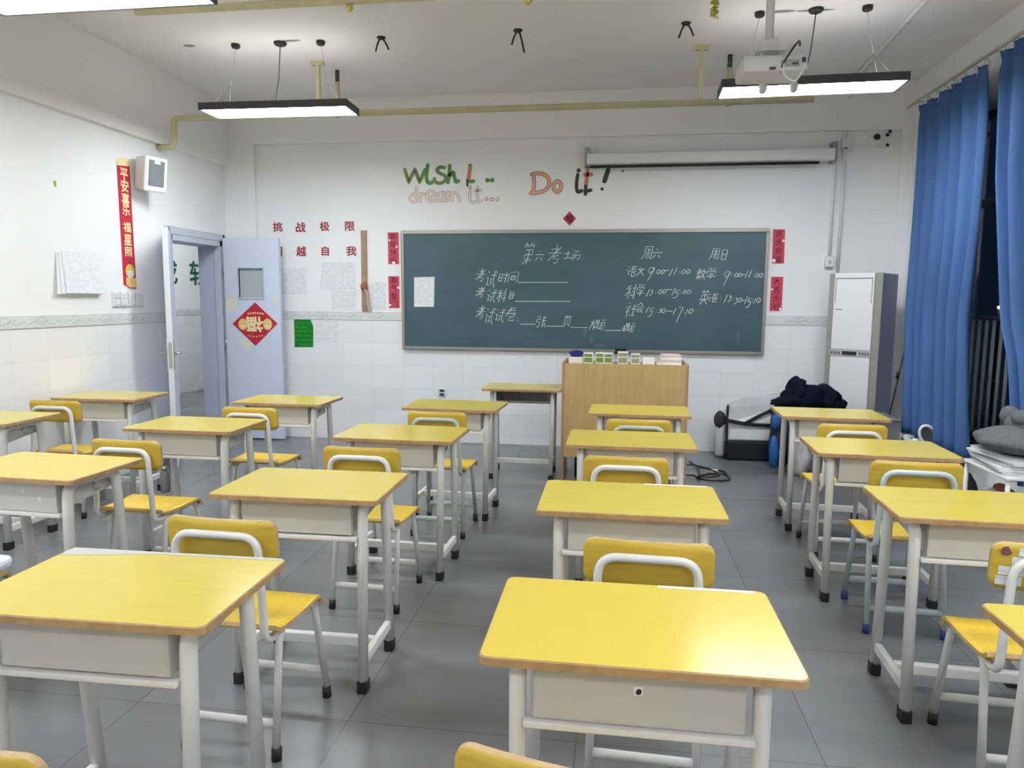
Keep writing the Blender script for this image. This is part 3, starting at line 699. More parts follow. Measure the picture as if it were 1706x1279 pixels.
# wall speaker
c = pX(250, 290, -3.93); t = empty('wall_speaker', c, 'white wall speaker with a grey grille above the door', 'speaker', rz=math.radians(-16))
M = Matrix.Rotation(math.radians(8), 4, 'Y')
mb = MB(); mb.prism([M @ Vector(p) for p in ((-.07, -.10, -.145), (.075, -.125, -.150), (.075, -.125, .150), (-.07, -.10, .145))], (0, 0, 0.0001)); mb.bm.free()
mb = MB(); v = [M @ Vector(p) for p in ((-.08, -.085, -.13), (.075, -.115, -.145), (.075, .115, -.145), (-.08, .085, -.13), (-.08, -.085, .13), (.075, -.115, .145), (.075, .115, .145), (-.08, .085, .13))]
bv = [mb.bm.verts.new(p) for p in v]
for q in ((0, 3, 2, 1), (4, 5, 6, 7), (0, 1, 5, 4), (1, 2, 6, 5), (2, 3, 7, 6), (3, 0, 4, 7)): mb.bm.faces.new([bv[i] for i in q])
mb.build('cabinet', m_white, t, bevel=.014)
MB().box((.074, -.075, -.095), (.081, .075, .115), M).build('grille', mat('speaker_grille', (.20, .22, .25), .6, noise=(200, .3)), t, bevel=.004)
MB().box((.079, -.03, .085), (.084, .03, .116), M).build('badge_plate', m_white, t, bevel=.004)
MB().tube([(-.07, 0, 0), (-.11, -.03, 0)], .02, 8).build('bracket', m_dark, t)

# open door: right leaf flat along the wall, left leaf edge-on
dy = 6.98
p0, p1 = pY(371, 395, dy), pY(463.5, 397, dy); dw, dh = p1.x-p0.x, .5*(p0.z+p1.z)
t = empty('door_leaf', (p0.x, dy, 0), 'pale blue door leaf with a small window, folded open against the front wall', 'door', 'pale blue door leaves')
wx0, wx1, wz0, wz1 = pY(397, 447, dy).x-p0.x, pY(438, 447, dy).x-p0.x, pY(430, 496, dy).z, pY(430, 447, dy).z
mb = MB(); th = .045
for a, b in (((0, .015), (wx0, dh)), ((wx1, .015), (dw, dh)), ((wx0, .015), (wx1, wz0)), ((wx0, wz1), (wx1, dh))): mb.box((a[0], 0, a[1]), (b[0], th, b[1]))
mb.build('leaf_panel', m_door, t)
MB().box((wx0, .02, wz0), (wx1, .026, wz1)).build('window_pane', m_frost, t)
mb = MB(); e = .014
for a, b in (((wx0-e, wz0-e), (wx1+e, wz0)), ((wx0-e, wz1), (wx1+e, wz1+e)), ((wx0-e, wz0), (wx0, wz1)), ((wx1, wz0), (wx1+e, wz1))): mb.box((a[0], -.008, a[1]), (b[0], .02, b[1]))
mb.build('window_bead', m_frame, t)
pl = Plane((p0.x, dy, 0), (1, 0, 0), (0, 0, 1))
for pts in ([(376, 498), (398, 497), (392, 512), (384, 520), (376, 518)], [(398, 560), (402, 572), (412, 585), (417, 578), (424, 574), (412, 566)], [(452, 494), (460, 491), (462, 503), (456, 506)]):
    mb = MB(); sheet(mb, pl, [pl.at(*q) for q in pts], .0003, .0008)
    for v in mb.bm.verts: v.co -= Vector((p0.x, dy, 0))
    mb.build('peeled_paint', m_doorold, t)
for z in (.3, 1.0, 1.75): MB().tube([(-.012, .01, z-.05), (-.012, .01, z+.05)], .009, 8).build('hinge', m_steel, t)
# paper diamond on that leaf
c = pl.p(pl.at(425.5, 539)); t = empty('red_diamond_poster', c, 'large red and gold diamond poster with an upside-down 福 on the door leaf', 'decoration')
cu = pl.at(425.5, 539)
mb = MB(); px_sheet(mb, pl, [(425, 503.5), (462.5, 539), (426, 576), (387.5, 539)], .001, .0025)
def loc2(mb):
    for v in mb.bm.verts: v.co -= c
    return mb
loc2(mb).build('paper_diamond', m_red, t)
mb = MB(); glyphs(mb, pl, '福', pxbox(pl, 411, 527, 439, 553), .0032, .035, math.pi); loc2(mb).build('gold_writing', m_cream, t)
for sx in (-1, 1):
    mb = MB(); a = pl.at(425.5+sx*20.5, 540); disc(mb, pl, a, .050, .0030, 14, .060); mb.mi = 1; disc(mb, pl, (a[0], a[1]-.012), .033, .0036, 12, .028); mb.mi = 2
    for ex in (-.014, .014): disc(mb, pl, (a[0]+ex, a[1]+.0), .006, .0042, 8)
    loc2(mb).build('round_gold_motif', [m_gold, m_cream, m_ink], t)
mb = MB()
for k in range(7):
    a = pl.at(414+k*4, 521-abs(3-k)*-.5); disc(mb, pl, a, .011, .0030, 8)
for k in range(6):
    a = pl.at(414+k*4.6, 561-abs(2.5-k)*.8); disc(mb, pl, a, .008, .0030, 8)
loc2(mb).build('small_gold_motif', m_gold, t)
# left leaf
hinge = Vector((LX+.03, D0-.02, 0)); far = pY(279, 500, hinge.y-.56)
ang = math.atan2(hinge.y-.56-hinge.y, far.x-hinge.x)
t = empty('door_leaf', hinge, 'pale blue door leaf seen edge-on with a steel lever handle', 'door', 'pale blue door leaves', rz=ang)
MB().box((0, -.022, .015), (.60, .022, 2.05)).build('leaf_panel', m_door, t, bevel=.003)
MB().box((.60, -.021, .015), (.606, .021, 2.05)).build('leaf_edge', m_doorw, t)
h = MB().box((.50, -.030, .86), (.58, .030, 1.12)).build('handle_plate', m_steel, t, bevel=.003)
for s in (-1, 1):
    MB().tube(fillet([(.55, s*.028, 1.0), (.55, s*.075, 1.0), (.45, s*.078, 1.0)], .02), .009, 8).build('lever', m_steel, t)
MB().box((.602, -.012, .88), (.609, .012, 1.10)).build('lock_plate', m_steel, t)

# ------------------------------------------------------------------ ceiling conduits, fittings
def conduit(name, pts, m_, label, r=.024, drops=()):
    t = empty(name, pts[0], label, 'conduit'); o_ = Vector(pts[0])
    MB().tube([Vector(p)-o_ for p in fillet(pts, .05, 4)], r, 10).build('pipe', m_, t)
    for x, y, z in drops:
        mb = MB(); mb.box((x-.016, y-.016, z), (x+.016, y+.016, CZ-.03)); mb.box((x-.05, y-.02, CZ-.035), (x+.05, y+.02, CZ))
        for v in mb.bm.verts: v.co -= o_
        mb.build('ceiling_bracket', m_, t)
    return t
PY = 6.05
za, zb = pY(600, 188, PY).z, pY(1168, 171, PY).z
lx_ = pY(289, 200, PY)
conduit('cable_conduit', [(LX+.0, PY, 2.79), (lx_.x, PY, 2.79), (lx_.x, PY, za), (pY(1200, 167, PY).x+.7, PY, zb)], m_conduit, 'long yellowed conduit under the ceiling above the chalkboard wall', .026,
        [(pY(1168, 120, PY).x, PY, zb), (pY(530, 130, PY).x, PY, za)])
conduit('cable_conduit', [(-2.7, 3.9, 3.06), (1.9, 3.9, 3.06)], m_conduit, 'yellowed conduit crossing the ceiling at the top edge of the picture', .022, [(-2.5, 3.9, 3.06), (.6, 3.9, 3.06)])
for px, lb in ((562, 'by the left strip light'), (1216, 'by the right strip light')):
    c = pY(px, 130 if px < 900 else 105, 6.30); t = empty('pipe_hanger', (c.x, c.y, CZ), 'short yellowed pipe stub hanging from the ceiling '+lb, 'pipe', 'ceiling pipe stubs')
    MB().tube([(0, 0, 0), (0, 0, -.10)], .02, 8).build('cap', m_dark, t); MB().tube([(0, 0, -.10), (0, 0, -.40)], .022, 8).build('pipe', m_conduit, t)
for px, py, lb in ((635, 62, 'left of the three'), (863, 50, 'middle one of three'), (1143, 38, 'right of the three')):
    c = pZ(px, py, CZ); t = empty('wire_stub', c, f'black cut wire stub hanging from the bare ceiling, {lb}', 'wire', 'cut wire stubs')
    MB().lathe([(.03, -.012), (.036, 0)], None, 10).build('ceiling_rose', m_black, t)
    for k, (dx, ln) in enumerate(((-.03, .10), (.03, .16) if px == 863 else (.035, .09))): MB().tube(smooth_line([(dx*.3, 0, -.01), (dx, 0, -ln*.5), (dx*1.6, .01, -ln)]), .007, 6).build('wire', m_black, t)
mb = MB()
CEIL = Plane((0, 0, CZ), (1, 0, 0), (0, -1, 0))
for px, py, a, bb in ((480, 68, .10, .022), (1300, 19, .10, .025), (1358, 17, .13, .02), (315, 76, .05, .03)):
    c = pZ(px, py, CZ); disc(mb, CEIL, (c.x, -c.y), a, .001, 16, bb)
struct(mb.build('ceiling_soot_mark', m_soot))
# tinsel, ball
c = pY(1190, 26, 4.0); mb = MB(); rnd = random.Random(7)
for k in range(420):
    z = rnd.uniform(0, CZ-c.z); a = rnd.uniform(0, 6.28); mb.tube([(0, 0, z), (.022*math.cos(a), .022*math.sin(a), z+rnd.uniform(-.02, .01))], .0035, 3)
mb.tube([(0, 0, 0), (0, 0, CZ-c.z)], .005, 6)
tag(mb.build('tinsel_garland', mat('gold_tinsel', (.62, .58, .10), .3, .5), loc=c), 'gold tinsel garland end hanging from the ceiling', 'garland', kind=None)
for px, py, lb in ((582, 13, 'small gold ball hanging from the near conduit, left one'), (880, 1, 'small gold ball hanging from the near conduit, right one')):
    c = pY(px, py, 3.9); t = empty('gold_ball', c, lb, 'ornament', 'gold balls on the conduit')
    MB().blob((0, 0, 0), (.02, .02, .02), 1, 0, 2).build('ball', mat('gold_foil', (.66, .58, .12), .25, .6), t)
    MB().tube([(0, 0, .018), (0, 0, 3.06-c.z-.02)], .002, 4).build('thread', m_gold, t)

# projector on a pole
PYY = 4.6
a, b_ = pY(1239, 96, PYY), pY(1348, 90, PYY); pw = b_.x-a.x; pc = (a+b_)/2; zt, zb2 = pc.z+.01, pc.z-.085
t = empty('projector', (pc.x, PYY, zb2), 'white ceiling projector on a white pole with cables', 'projector', rz=.02)
MB().box((-pw/2, 0, 0), (pw/2, .28, zt-zb2)).build('body', m_acwhite, t, bevel=.018)
MB().box((.03, -.003, .022), (pw/2-.05, .0, .062)).build('connector_panel', mat('light_grey_panel', (.45, .45, .46), .5), t)
for k, (x, cl) in enumerate(((.045, (.1, .12, .3)), (.075, (.5, .5, .5)), (.10, (.08, .08, .08)), (.118, (.08, .08, .08)))): MB().box((x-.008, -.006, .032), (x+.008, -.002, .046)).build('socket', mat(f'socket_{k}', cl, .5), t)
MB().box((pw/2-.038, -.005, .045), (pw/2-.016, -.001, .072)).build('power_socket', m_dark, t)
MB().box((-.035, -.008, .008), (.0, -.001, .022)).build('vent_latch', m_dark, t)
pxp = pY(1290, 60, PYY).x-pc.x; top = CZ-zb2
MB().box((pxp-.085, .05, .135), (pxp+.085, .23, .147)).build('mount_plate', m_white, t, bevel=.004)
mb = MB()
for x in (-.06, .06):
    for y in (.08, .2): mb.tube([(pxp+x, y, .09), (pxp+x*.8, y, .14)], .006, 6)
mb.build('mount_arm', m_white, t)
MB().box((pxp-.05, .09, .145), (pxp+.05, .19, .215)).build('mount_bracket', m_white, t, bevel=.008)
MB().tube([(pxp, .14, .21), (pxp, .14, top)], .026, 14).build('pole', m_white, t)
MB().tube(smooth_line([(.035, -.002, .02), (.045, -.03, .05), (.09, -.03, .12), (.13, .02, .17), (.15, .08, .165)]), .006, 6).build('dark_cable', m_dark, t)
MB().tube(smooth_line([(pw/2-.02, -.01, .04), (pw/2-.05, -.03, -.03), (.10, -.035, -.07), (.045, -.03, -.03), (.045, -.02, .05), (.08, 0, .13), (.15, .06, .18)]), .005, 6).build('white_cable', m_white, t)

# projection screen case above the board
sy = WY-.10
a, b_ = pY(978, 272, sy), pY(1390, 253, sy); sl = b_.x-a.x
t = empty('projection_screen', (a.x, sy, (a.z+b_.z)/2), 'white roll-up projection screen case with a black bar above the chalkboard', 'screen')
MB().box((0, -.05, -.045), (sl, .05, .055)).build('case', m_white, t, bevel=.01)
MB().tube([(.03, -.01, -.065), (sl-.13, -.01, -.065)], .014, 8).build('bottom_bar', m_black, t)
for x in (0.0, sl): MB().box((x-.02, -.02, -.06), (x+.02, .10, .12)).build('bracket', m_alu, t)
# white conduits, boxes, camera at right
def wallrun(name, pts, label, r=.015):
    P = [FRONT.p(FRONT.at(*q), .016) for q in pts]; t = empty(name, P[-1], label, 'conduit'); o_ = P[-1]
    MB().tube([p-o_ for p in fillet(P, .04, 3)], r, 8, square=False).build('pipe', m_whitecond, t); return t
t1 = wallrun('white_conduit', [(1376, 247), (1392, 249), (1386, 330), (1381, 425)], 'white conduit from the screen case down to a wall socket')
wallrun('white_conduit', [(1409, 172), (1407, 232), (1402, 330), (1394, 452)], 'white conduit running down the wall behind the air conditioner', .017)
c0, c1 = pZ(1535, 4, CZ), pZ(1449, 96, CZ)
t = empty('white_conduit', c0, 'white conduit running along the ceiling towards the wall camera', 'conduit')
P = [Vector((c0.x, c0.y-1.2, CZ-.02)), Vector((c0.x, c0.y, CZ-.016)), Vector((2.02, 6.5, CZ-.016)), Vector((2.05, WY-.056, CZ-.016)), Vector((2.05, WY-.056, 3.32))]
MB().tube([p-c0 for p in fillet(P, .05, 3)], .018, 8).build('pipe', m_whitecond, t)
def wallbox(name, px, py, w_, h_, d_, m_, label, cat, extra=None):
    c = FRONT.p(FRONT.at(px, py)); t = empty(name, c, label, cat)
    MB().box((-w_/2, -d_, -h_/2), (w_/2, 0, h_/2)).build('box', m_, t, bevel=.006)
    if extra: extra(t, w_, h_, d_)
    return t
def ex_out(t, w_, h_, d_):
    for x in (-.018, .018): MB().box((x-.012, -d_-.003, -.02), (x+.012, -d_, .02)).build('socket_face', m_dark, t)
wallbox('wall_socket', 1380, 436, .075, .10, .05, m_white, 'white wall socket at the end of the conduit above the air conditioner', 'socket', lambda t, w_, h_, d_: MB().box((-.012, -d_-.003, -.02), (.012, -d_, .012)).build('socket_face', mat('pale_grey', (.5, .5, .5), .5), t))
wallbox('junction_box', 1408, 241, .085, .10, .055, m_white, 'white junction box on the conduit beside the wall camera', 'junction box', lambda t, w_, h_, d_: MB().box((-.03, -d_-.002, -.046), (.01, -d_, -.036)).build('slot', m_dark, t))
wallbox('power_outlet', 736, 654, .085, .085, .012, m_white, 'white power outlet with dark sockets low on the front wall', 'outlet', lambda t, w_, h_, d_: [MB().box((-.02, -d_-.002, z-.014), (.03, -d_, z+.014)).build('socket_face', m_dark, t) for z in (-.018, .022)])
wallbox('outlet_plate', 676, 677, .085, .06, .012, m_white, 'white blank outlet plate beside a desk on the front wall', 'outlet')
c = FRONT.p(FRONT.at(1455, 234)); t = empty('security_camera', c, 'white round security camera high on the right of the front wall', 'camera')
M = Matrix.Translation((0, -.05, 0)) @ Matrix.Rotation(math.radians(75), 4, 'X')
MB().lathe([(.045, -.05), (.056, -.02), (.058, .02), (.045, .045)], M, 18).build('housing', m_white, t)
MB().lathe([(.030, .044), (.028, .052), (.012, .056)], M, 14).build('lens', m_black, t)
MB().tube(smooth_line([(0, -.04, -.05), (.06, -.02, -.07), (.12, -.012, -.06), (.13, -.01, -.045)]), .005, 6).build('cable', m_white, t)
for dx, dz in ((.135, .075), (.115, .045), (.12, -.045)): MB().blob((dx, -.012, dz), (.014, .012, .016), 2, .2, 2).build('cable_grommet', m_black, t)

# ------------------------------------------------------------------ lectern and the things on it
LYF, LYB, LH = 5.80, 6.28, .975
l0, l1 = pY(936, 640, LYF).x, pY(1147, 640, LYF).x
t = empty('lectern', ((l0+l1)/2, LYF, 0), 'light wood teacher lectern in front of the chalkboard', 'lectern'); hw = (l1-l0)/2
MB().box((-hw+.022, 0, .20), (hw-.022, .018, LH-.006)).build('front_panel', m_lect, t)
for s in (-1, 1):
    x0, x1 = (s*hw-.011-.011, s*hw+.011-.011) if s > 0 else (-hw, -hw+.022)
    MB().box((min(x0, x1), -.002, 0), (max(x0, x1), LYB-LYF, LH-.0005)).build('side_panel', m_lectd, t, bevel=.003)
MB().box((-hw+.022, .018, LH-.045), (hw-.022, LYB-LYF, LH-.022)).build('top_panel', m_lect, t)
MB().box((-hw+.022, .10, .22), (hw-.022, LYB-LYF, .24)).build('bottom_shelf', m_lect, t)
for x in (-hw+.12, hw-.12): MB().tube([(x, .15, 0), (x, .15, .22)], .014, 8).build('inner_leg', m_black, t)
zt = LH-.0215
def on_lectern(px0, px1, y=6.02):
    return pY(px0, 600, y).x, pY(px1, 600, y).x
def chalk_box(px0, px1, h, mface, label, white=False):
    x0, x1 = on_lectern(px0, px1); wd = x1-x0
    t = empty('chalk_box', ((x0+x1)/2, 6.02, zt), label, 'box', 'small boxes on the lectern')
    MB().box((-wd/2, -.03, 0), (wd/2, .05, h)).build('carton', m_plainpaper, t, bevel=.002)
    MB().box((-wd/2+.006, -.0315, .01), (wd/2-.006, -.03, h-.008)).build('printed_face', mface, t)
    MB().box((-wd/2+.006, -.0325, h*.55), (wd/2-.006, -.0315, h*.62)).build('white_stripe', m_plainpaper, t)
m_boxg = mat('box_green', (.16, .28, .06), .6); m_boxo = mat('box_grey_green', (.27, .30, .20), .6)
chalk_box(972, 988, .088, m_boxg, 'green and white chalk box on the lectern, leftmost green one')
chalk_box(992, 1006, .090, m_boxg, 'green and white chalk box on the lectern, left of the touching pair')
chalk_box(1006.5, 1021, .088, m_boxg, 'green and white chalk box on the lectern, right of the touching pair')
chalk_box(1029, 1046, .100, m_boxo, 'tallest white chalk box with a grey green face on the lectern')
chalk_box(1051, 1066, .086, m_boxo, 'grey green chalk box on the lectern next to the tallest box')
x0, x1 = on_lectern(948, 971); t = empty('eraser_tray', ((x0+x1)/2, 6.02, zt), 'white tray at the left end of the lectern top', 'tray')
MB().box((-(x1-x0)/2, -.04, 0), ((x1-x0)/2, .06, .052)).build('tray', m_white, t, bevel=.004)
tag(MB().blob((0, 0, .02), (.06, .035, .032), 5, .35, 3, 0).build('blue_cloth', mat('royal_blue_cloth', (.02, .025, .16), .9), loc=((x0+x1)/2, 6.03, zt+.054)), 'crumpled royal blue cloth in the white tray on the lectern', 'cloth')
x0, x1 = on_lectern(1070, 1090); tag(MB().box((-(x1-x0)/2, -.04, 0), ((x1-x0)/2, .05, .055)).build('white_carton', m_plainpaper, loc=((x0+x1)/2, 6.03, zt), bevel=.003), 'plain white carton on the lectern next to the loose papers', 'box')
x0, x1 = on_lectern(1095, 1136)
for k in range(4):
    tag(MB().box((-(x1-x0)/2+.012*k, -.06, 0), ((x1-x0)/2-.004*k, .12, .020)).build('exercise_book', [m_plainpaper, mat('pinkish_paper', (.66, .56, .54), .8)][k % 2], loc=((x0+x1)/2, 6.05, zt+.0205*k), rz=.05*(k-1.5), bevel=.002), f'pinkish white booklet on the lectern, {nth[k]} from the bottom of its pile', 'booklet', 'booklets on the lectern')

# ------------------------------------------------------------------ desks and chairs
DW, DD, DT = .65, .4333, .755
def make_desk():
    root = bpy.data.objects.new('school_desk', None); COL.objects.link(root); root.empty_display_size = .1
    mb = MB(); o = rrect(DW, DD, .022); zt, zb = DT, DT-.019
    o2 = rrect(DW-.006, DD-.006, .020)
    A = [mb.bm.verts.new((x, y, zb)) for x, y in o]; B = [mb.bm.verts.new((x, y, zt-.003)) for x, y in o]; C_ = [mb.bm.verts.new((x, y, zt)) for x, y in o2]
    n = len(o); f = mb.bm.faces.new(C_); f.material_index = 0
    f = mb.bm.faces.new(A[::-1]); f.material_index = 1
    for i in range(n):
        j2 = (i+1) % n
        f = mb.bm.faces.new((A[i], A[j2], B[j2], B[i])); f.material_index = 1
        f = mb.bm.faces.new((B[i], B[j2], C_[j2], C_[i])); f.material_index = 1
    mb.build('tabletop', [m_top, m_edge], root)
    xb, yn, yf, zn, zf = .213, -.172, .135, .606, .645
    mb = MB(); q = .0025
    mb.box((-xb, yn, zn), (xb, yn+q, DT-.02))
    for s in (-1, 1): mb.prism([(s*xb-q/2, yn, zn), (s*xb-q/2, yf, zf), (s*xb-q/2, yf, DT-.02), (s*xb-q/2, yn, DT-.02)], (q, 0, 0))
    mb.prism([(-xb, yn, zn), (-xb, yf, zf), (-xb, yf, zf+q), (-xb, yn, zn+q)], (2*xb, 0, 0))
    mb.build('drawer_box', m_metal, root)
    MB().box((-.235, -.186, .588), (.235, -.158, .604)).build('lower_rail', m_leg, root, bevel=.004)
    for s in (-1, 1):
        MB().tube(fillet([(s*.222, .02, .69), (s*.227, .02, .655), (s*.226, .05, .655)], .008, 3), .003, 6).build('bag_hook', m_steel, root)
    # side frames: a near and a far leg meeting under the top, each with a black foot
    xs = .250
    for s in (-1, 1):
        for ya, yt, yfoot in ((-.02, -.152, -.166), (-.02, .115, .168)):
            P = fillet([(s*xs, ya, DT-.034), (s*xs, yt, DT-.034), (s*(xs-.004), yfoot, .042)], .055, 6)
            lg = MB().tube(P, .0185, 12, r2=.0235, up=(1, 0, 0)).build('leg', m_leg, root)
            MB().box((s*(xs-.004)-.0190, yfoot-.024, 0), (s*(xs-.004)+.0190, yfoot+.024, .048)).build('foot_cap', m_cap, lg, bevel=.004)
        MB().box((s*(xs-.004)-.012, -.155, .100), (s*(xs-.004)+.012, .158, .140)).build('side_stretcher', m_leg, root, bevel=.005)
    MB().box((-xs+.016, -.020, .098), (xs-.016, .010, .140)).build('cross_stretcher', m_leg, root, bevel=.005)
    return root
def make_chair():
    root = bpy.data.objects.new('school_chair', None); COL.objects.link(root); root.empty_display_size = .1
    mb = MB(); mb.rim = 1
    def seat(u, v):
        y = -.205+.345*v; x = (u-.5)*(.385-.02*(1-v)); z = .443-.010*math.sin(math.pi*min(1, v*1.2))*(1-(2*u-1)**2*.4)
        if v < .12: z += .018*((.12-v)/.12)**2
        if v > .80: z -= .040*((v-.80)/.20)**2
        k = max(0, abs(2*u-1)-.8)/.2
        if v > .9: y -= .02*k*k
        return (x, y, z)
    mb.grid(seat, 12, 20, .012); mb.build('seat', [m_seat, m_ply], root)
    mb = MB(); o = rrect(.372, .142, .034, 5); cz = .722
    def bp(x, z, off): return (x, -.206+.9*x*x*0.55-.10*(z-cz)+off, z)
    A = [mb.bm.verts.new(bp(x, cz+z, 0)) for x, z in o]
    # front and back skins as strips so that the board can curve
    xsn = 26; zs = 6
    def skin(off, flip):
        V = []
        for i in range(xsn+1):
            x = -.186*math.cos(math.pi*i/xsn); xi = max(0, abs(x)-(.186-.034)); hh = .071-(.034-math.sqrt(max(0, .034**2-xi**2)))*.999
            V.append([mb.bm.verts.new(bp(x, cz-hh+2*hh*k/zs, off)) for k in range(zs+1)])
        for i in range(xsn):
            for k in range(zs):
                q = (V[i][k], V[i+1][k], V[i+1][k+1], V[i][k+1]); f = mb.bm.faces.new(q[::-1] if flip else q); f.smooth = True; f.material_index = 0
        return V
    for v in A: mb.bm.verts.remove(v)
    F, Bk = skin(.0, False), skin(.013, True)
    def rim(a, b, c, d):
        f = mb.bm.faces.new((a, b, c, d)); f.material_index = 1
    for i in range(xsn): rim(F[i][0], F[i+1][0], Bk[i+1][0], Bk[i][0]); rim(F[i][zs], F[i+1][zs], Bk[i+1][zs], Bk[i][zs])
    for k in range(zs): rim(F[0][k], F[0][k+1], Bk[0][k+1], Bk[0][k]); rim(F[xsn][k], F[xsn][k+1], Bk[xsn][k+1], Bk[xsn][k])
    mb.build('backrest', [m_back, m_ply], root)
    r = .0125
    P = fillet([(-.150, -.07, .414), (-.155, -.222, .404), (-.138, -.222, .748), (.138, -.222, .748), (.155, -.222, .404), (.150, -.07, .414)], [.05, .055, .055, .05], 6)
    MB().tube(P, r, 10, up=(1, 0, 0)).build('back_frame', m_leg, root)
    for s in (-1, 1):
        for yt, yfoot in ((-.125, -.188), (.115, .192)):
            P = fillet([(s*.150, -.005, .415), (s*.150, yt, .415), (s*.160, yfoot, .036)], .05, 6)
            lg = MB().tube(P, r, 10, up=(1, 0, 0)).build('leg', m_leg, root)
            MB().tube([(s*.160, yfoot+(.004 if yfoot < 0 else -.004), .042), (s*.160, yfoot, .0)], .0165, 10, up=(1, 0, 0)).build('foot_cap', m_cap, lg)
    for y in (-.172, .176): MB().tube([(-.156, y, .112), (.156, y, .112)], .016, 8, r2=.011).build('crossbar', m_leg, root)
    return root
def recolour(o, pairs):
    for ch in [o]+list(o.children_recursive):
        if ch.type != 'MESH': continue
        for sl in ch.material_slots:
            for a, b in pairs:
                if sl.material == a: sl.link = 'OBJECT'; sl.material = b; break

COLN = {'Z': 'left wall column', 'A': 'second column from left', 'B': 'third column from left', 'C': 'lectern column', 'D': 'window column'}
ROWN = {4: 'nearest the chalkboard', 3: 'second from chalkboard', 2: 'third from chalkboard', 1: 'farthest from chalkboard'}
DESKS = {'C1': (.062, 1.583, .2), 'C2': (.067, 2.620, .1), 'C3': (.090, 3.776, -.4), 'C4': (.168, 4.807, -1.8), 'B1': (-1.209, 1.604, 1.0), 'B2': (-1.159, 2.628, .7), 'B3': (-1.130, 3.744, -1.3), 'B4': (-1.076, 4.812, -2.6),
 'A2': (-2.420, 2.718, -2.5), 'A3': (-2.371, 3.793, -.2), 'A4': (-2.304, 4.836, -.3), 'Z3': (-3.735, 3.785, 0), 'Z4': (-3.680, 4.806, 1.5), 'D1': (1.212, 1.600, 0), 'D2': (1.298, 2.734, -1.8), 'D3': (1.311, 3.777, -2.2), 'D4': (1.393, 4.905, -2.0)}
EXTRA_D = {'C1': 'school desk with a small sticker on its drawer, {}, {}', 'B1': 'school desk with a worn grey far edge, {}, {}', 'A2': 'school desk with two white glue spots, {}, {}', 'D1': 'school desk cut off at the right edge, {}, {}'}
desk0 = make_desk(); dobj = {}
for i, (k, (x, y, a)) in enumerate(DESKS.items()):
    d = desk0 if i == 0 else copy_tree(desk0); dobj[k] = d
    d.location = (x, y, 0); d.rotation_euler.z = math.radians(a)
    lab = EXTRA_D.get(k, 'yellow-topped school desk, {}, {}').format(ROWN[int(k[1])], COLN[k[0]]).replace(', farthest', ' farthest')
    tag(d, lab, 'desk', 'yellow topped school desks')
d = copy_tree(desk0); d.location = (-.749, 5.938, 0); d.rotation_euler.z = math.radians(180.8); tag(d, 'yellow-topped desk turned with its open drawer outward, left of the lectern', 'desk', 'yellow topped school desks')
# marks on single desks
recolour(dobj['C1'], [(m_top, m_topworn)])
d = dobj['B1']; MB().prism([(-.318, .150, DT+.0004), (-.05, .196, DT+.0004), (.31, .196, DT+.0004), (.31, .2125, DT+.0004), (-.318, .2125, DT+.0004)], (0, 0, .0004)).build('edge_strip', mat('bare_grey_board', (.50, .49, .46), .5), d)
for k in ('C1', 'C2'): MB().prism([(.06, .198, DT+.0004), (.30, .198, DT+.0004), (.30, .2125, DT+.0004), (.06, .2125, DT+.0004)], (0, 0, .0004)).build('edge_strip', mat('pale_cream_strip', (.78, .74, .60), .5), dobj[k])  # pale strip along the right part of the far edge
d = dobj['C1']; st = MB().box((-.008, -.1735, .674), (.010, -.172, .692)).build('sticker', m_plainpaper, d)
MB().blob((.002, -.1736, .682), (.006, .0006, .007), 3, .2, 2).build('dark_print', m_ink, st)
d = dobj['A2']
for x, z in ((.06, .690), (.135, .660)): MB().blob((x, -.172, z), (.010, .001, .014), 3, .2, 2).build('glue_mark', mat('dried_glue', (.66, .64, .58), .6), d)

CHAIRS = {'C2': (.115, 2.225, -2, 'leg'), 'C3': (.060, 3.34, 0, 'leg'), 'C4': (.148, 4.37, 0, 'green'), 'C1': (-.017, 1.185, -10, 'leg'), 'B1': (-1.0, 1.10, -5, 'leg'), 'B2': (-1.20, 2.225, -2, 'leg'), 'B3': (-1.150, 3.335, -1, 'leg'), 'B4': (-1.065, 4.43, -1, 'green'),
 'A2': (-2.445, 2.235, 0, 'leg'), 'A3': (-2.315, 3.30, -2, 'leg'), 'A4': (-2.255, 4.38, -2, 'leg'), 'Z4': (-3.655, 4.42, 0, 'leg'), 'D2': (1.29, 2.375, -3, 'leg'), 'D3': (1.315, 3.46, -3, 'blue'), 'D4': (1.335, 4.42, 0, 'leg')}
EXTRA_C = {'B4': 'sage green framed school chair', 'C4': 'sage green framed school chair', 'D3': 'pale blue framed school chair with blue feet', 'D2': 'school chair with paper labels on its backrest', 'C1': 'school chair cut off at the bottom edge', 'B1': 'school chair cut off in bottom left corner', 'A2': 'school chair with a white cushion'}
chair0 = make_chair(); cobj = {}
for i, (k, (x, y, a, kind)) in enumerate(CHAIRS.items()):
    c = chair0 if i == 0 else copy_tree(chair0); cobj[k] = c
    c.location = (x, y, 0); c.rotation_euler.z = math.radians(a)
    tag(c, f'{EXTRA_C.get(k, "yellow plywood school chair")}, {ROWN[int(k[1])]}, {COLN[k[0]]}', 'chair', 'yellow school chairs')
for k, (x, y, a, kind) in CHAIRS.items():
    if kind == 'green': recolour(cobj[k], [(m_leg, m_green)])
    if kind == 'blue': recolour(cobj[k], [(m_leg, m_blueleg), (m_cap, m_bluecap)])
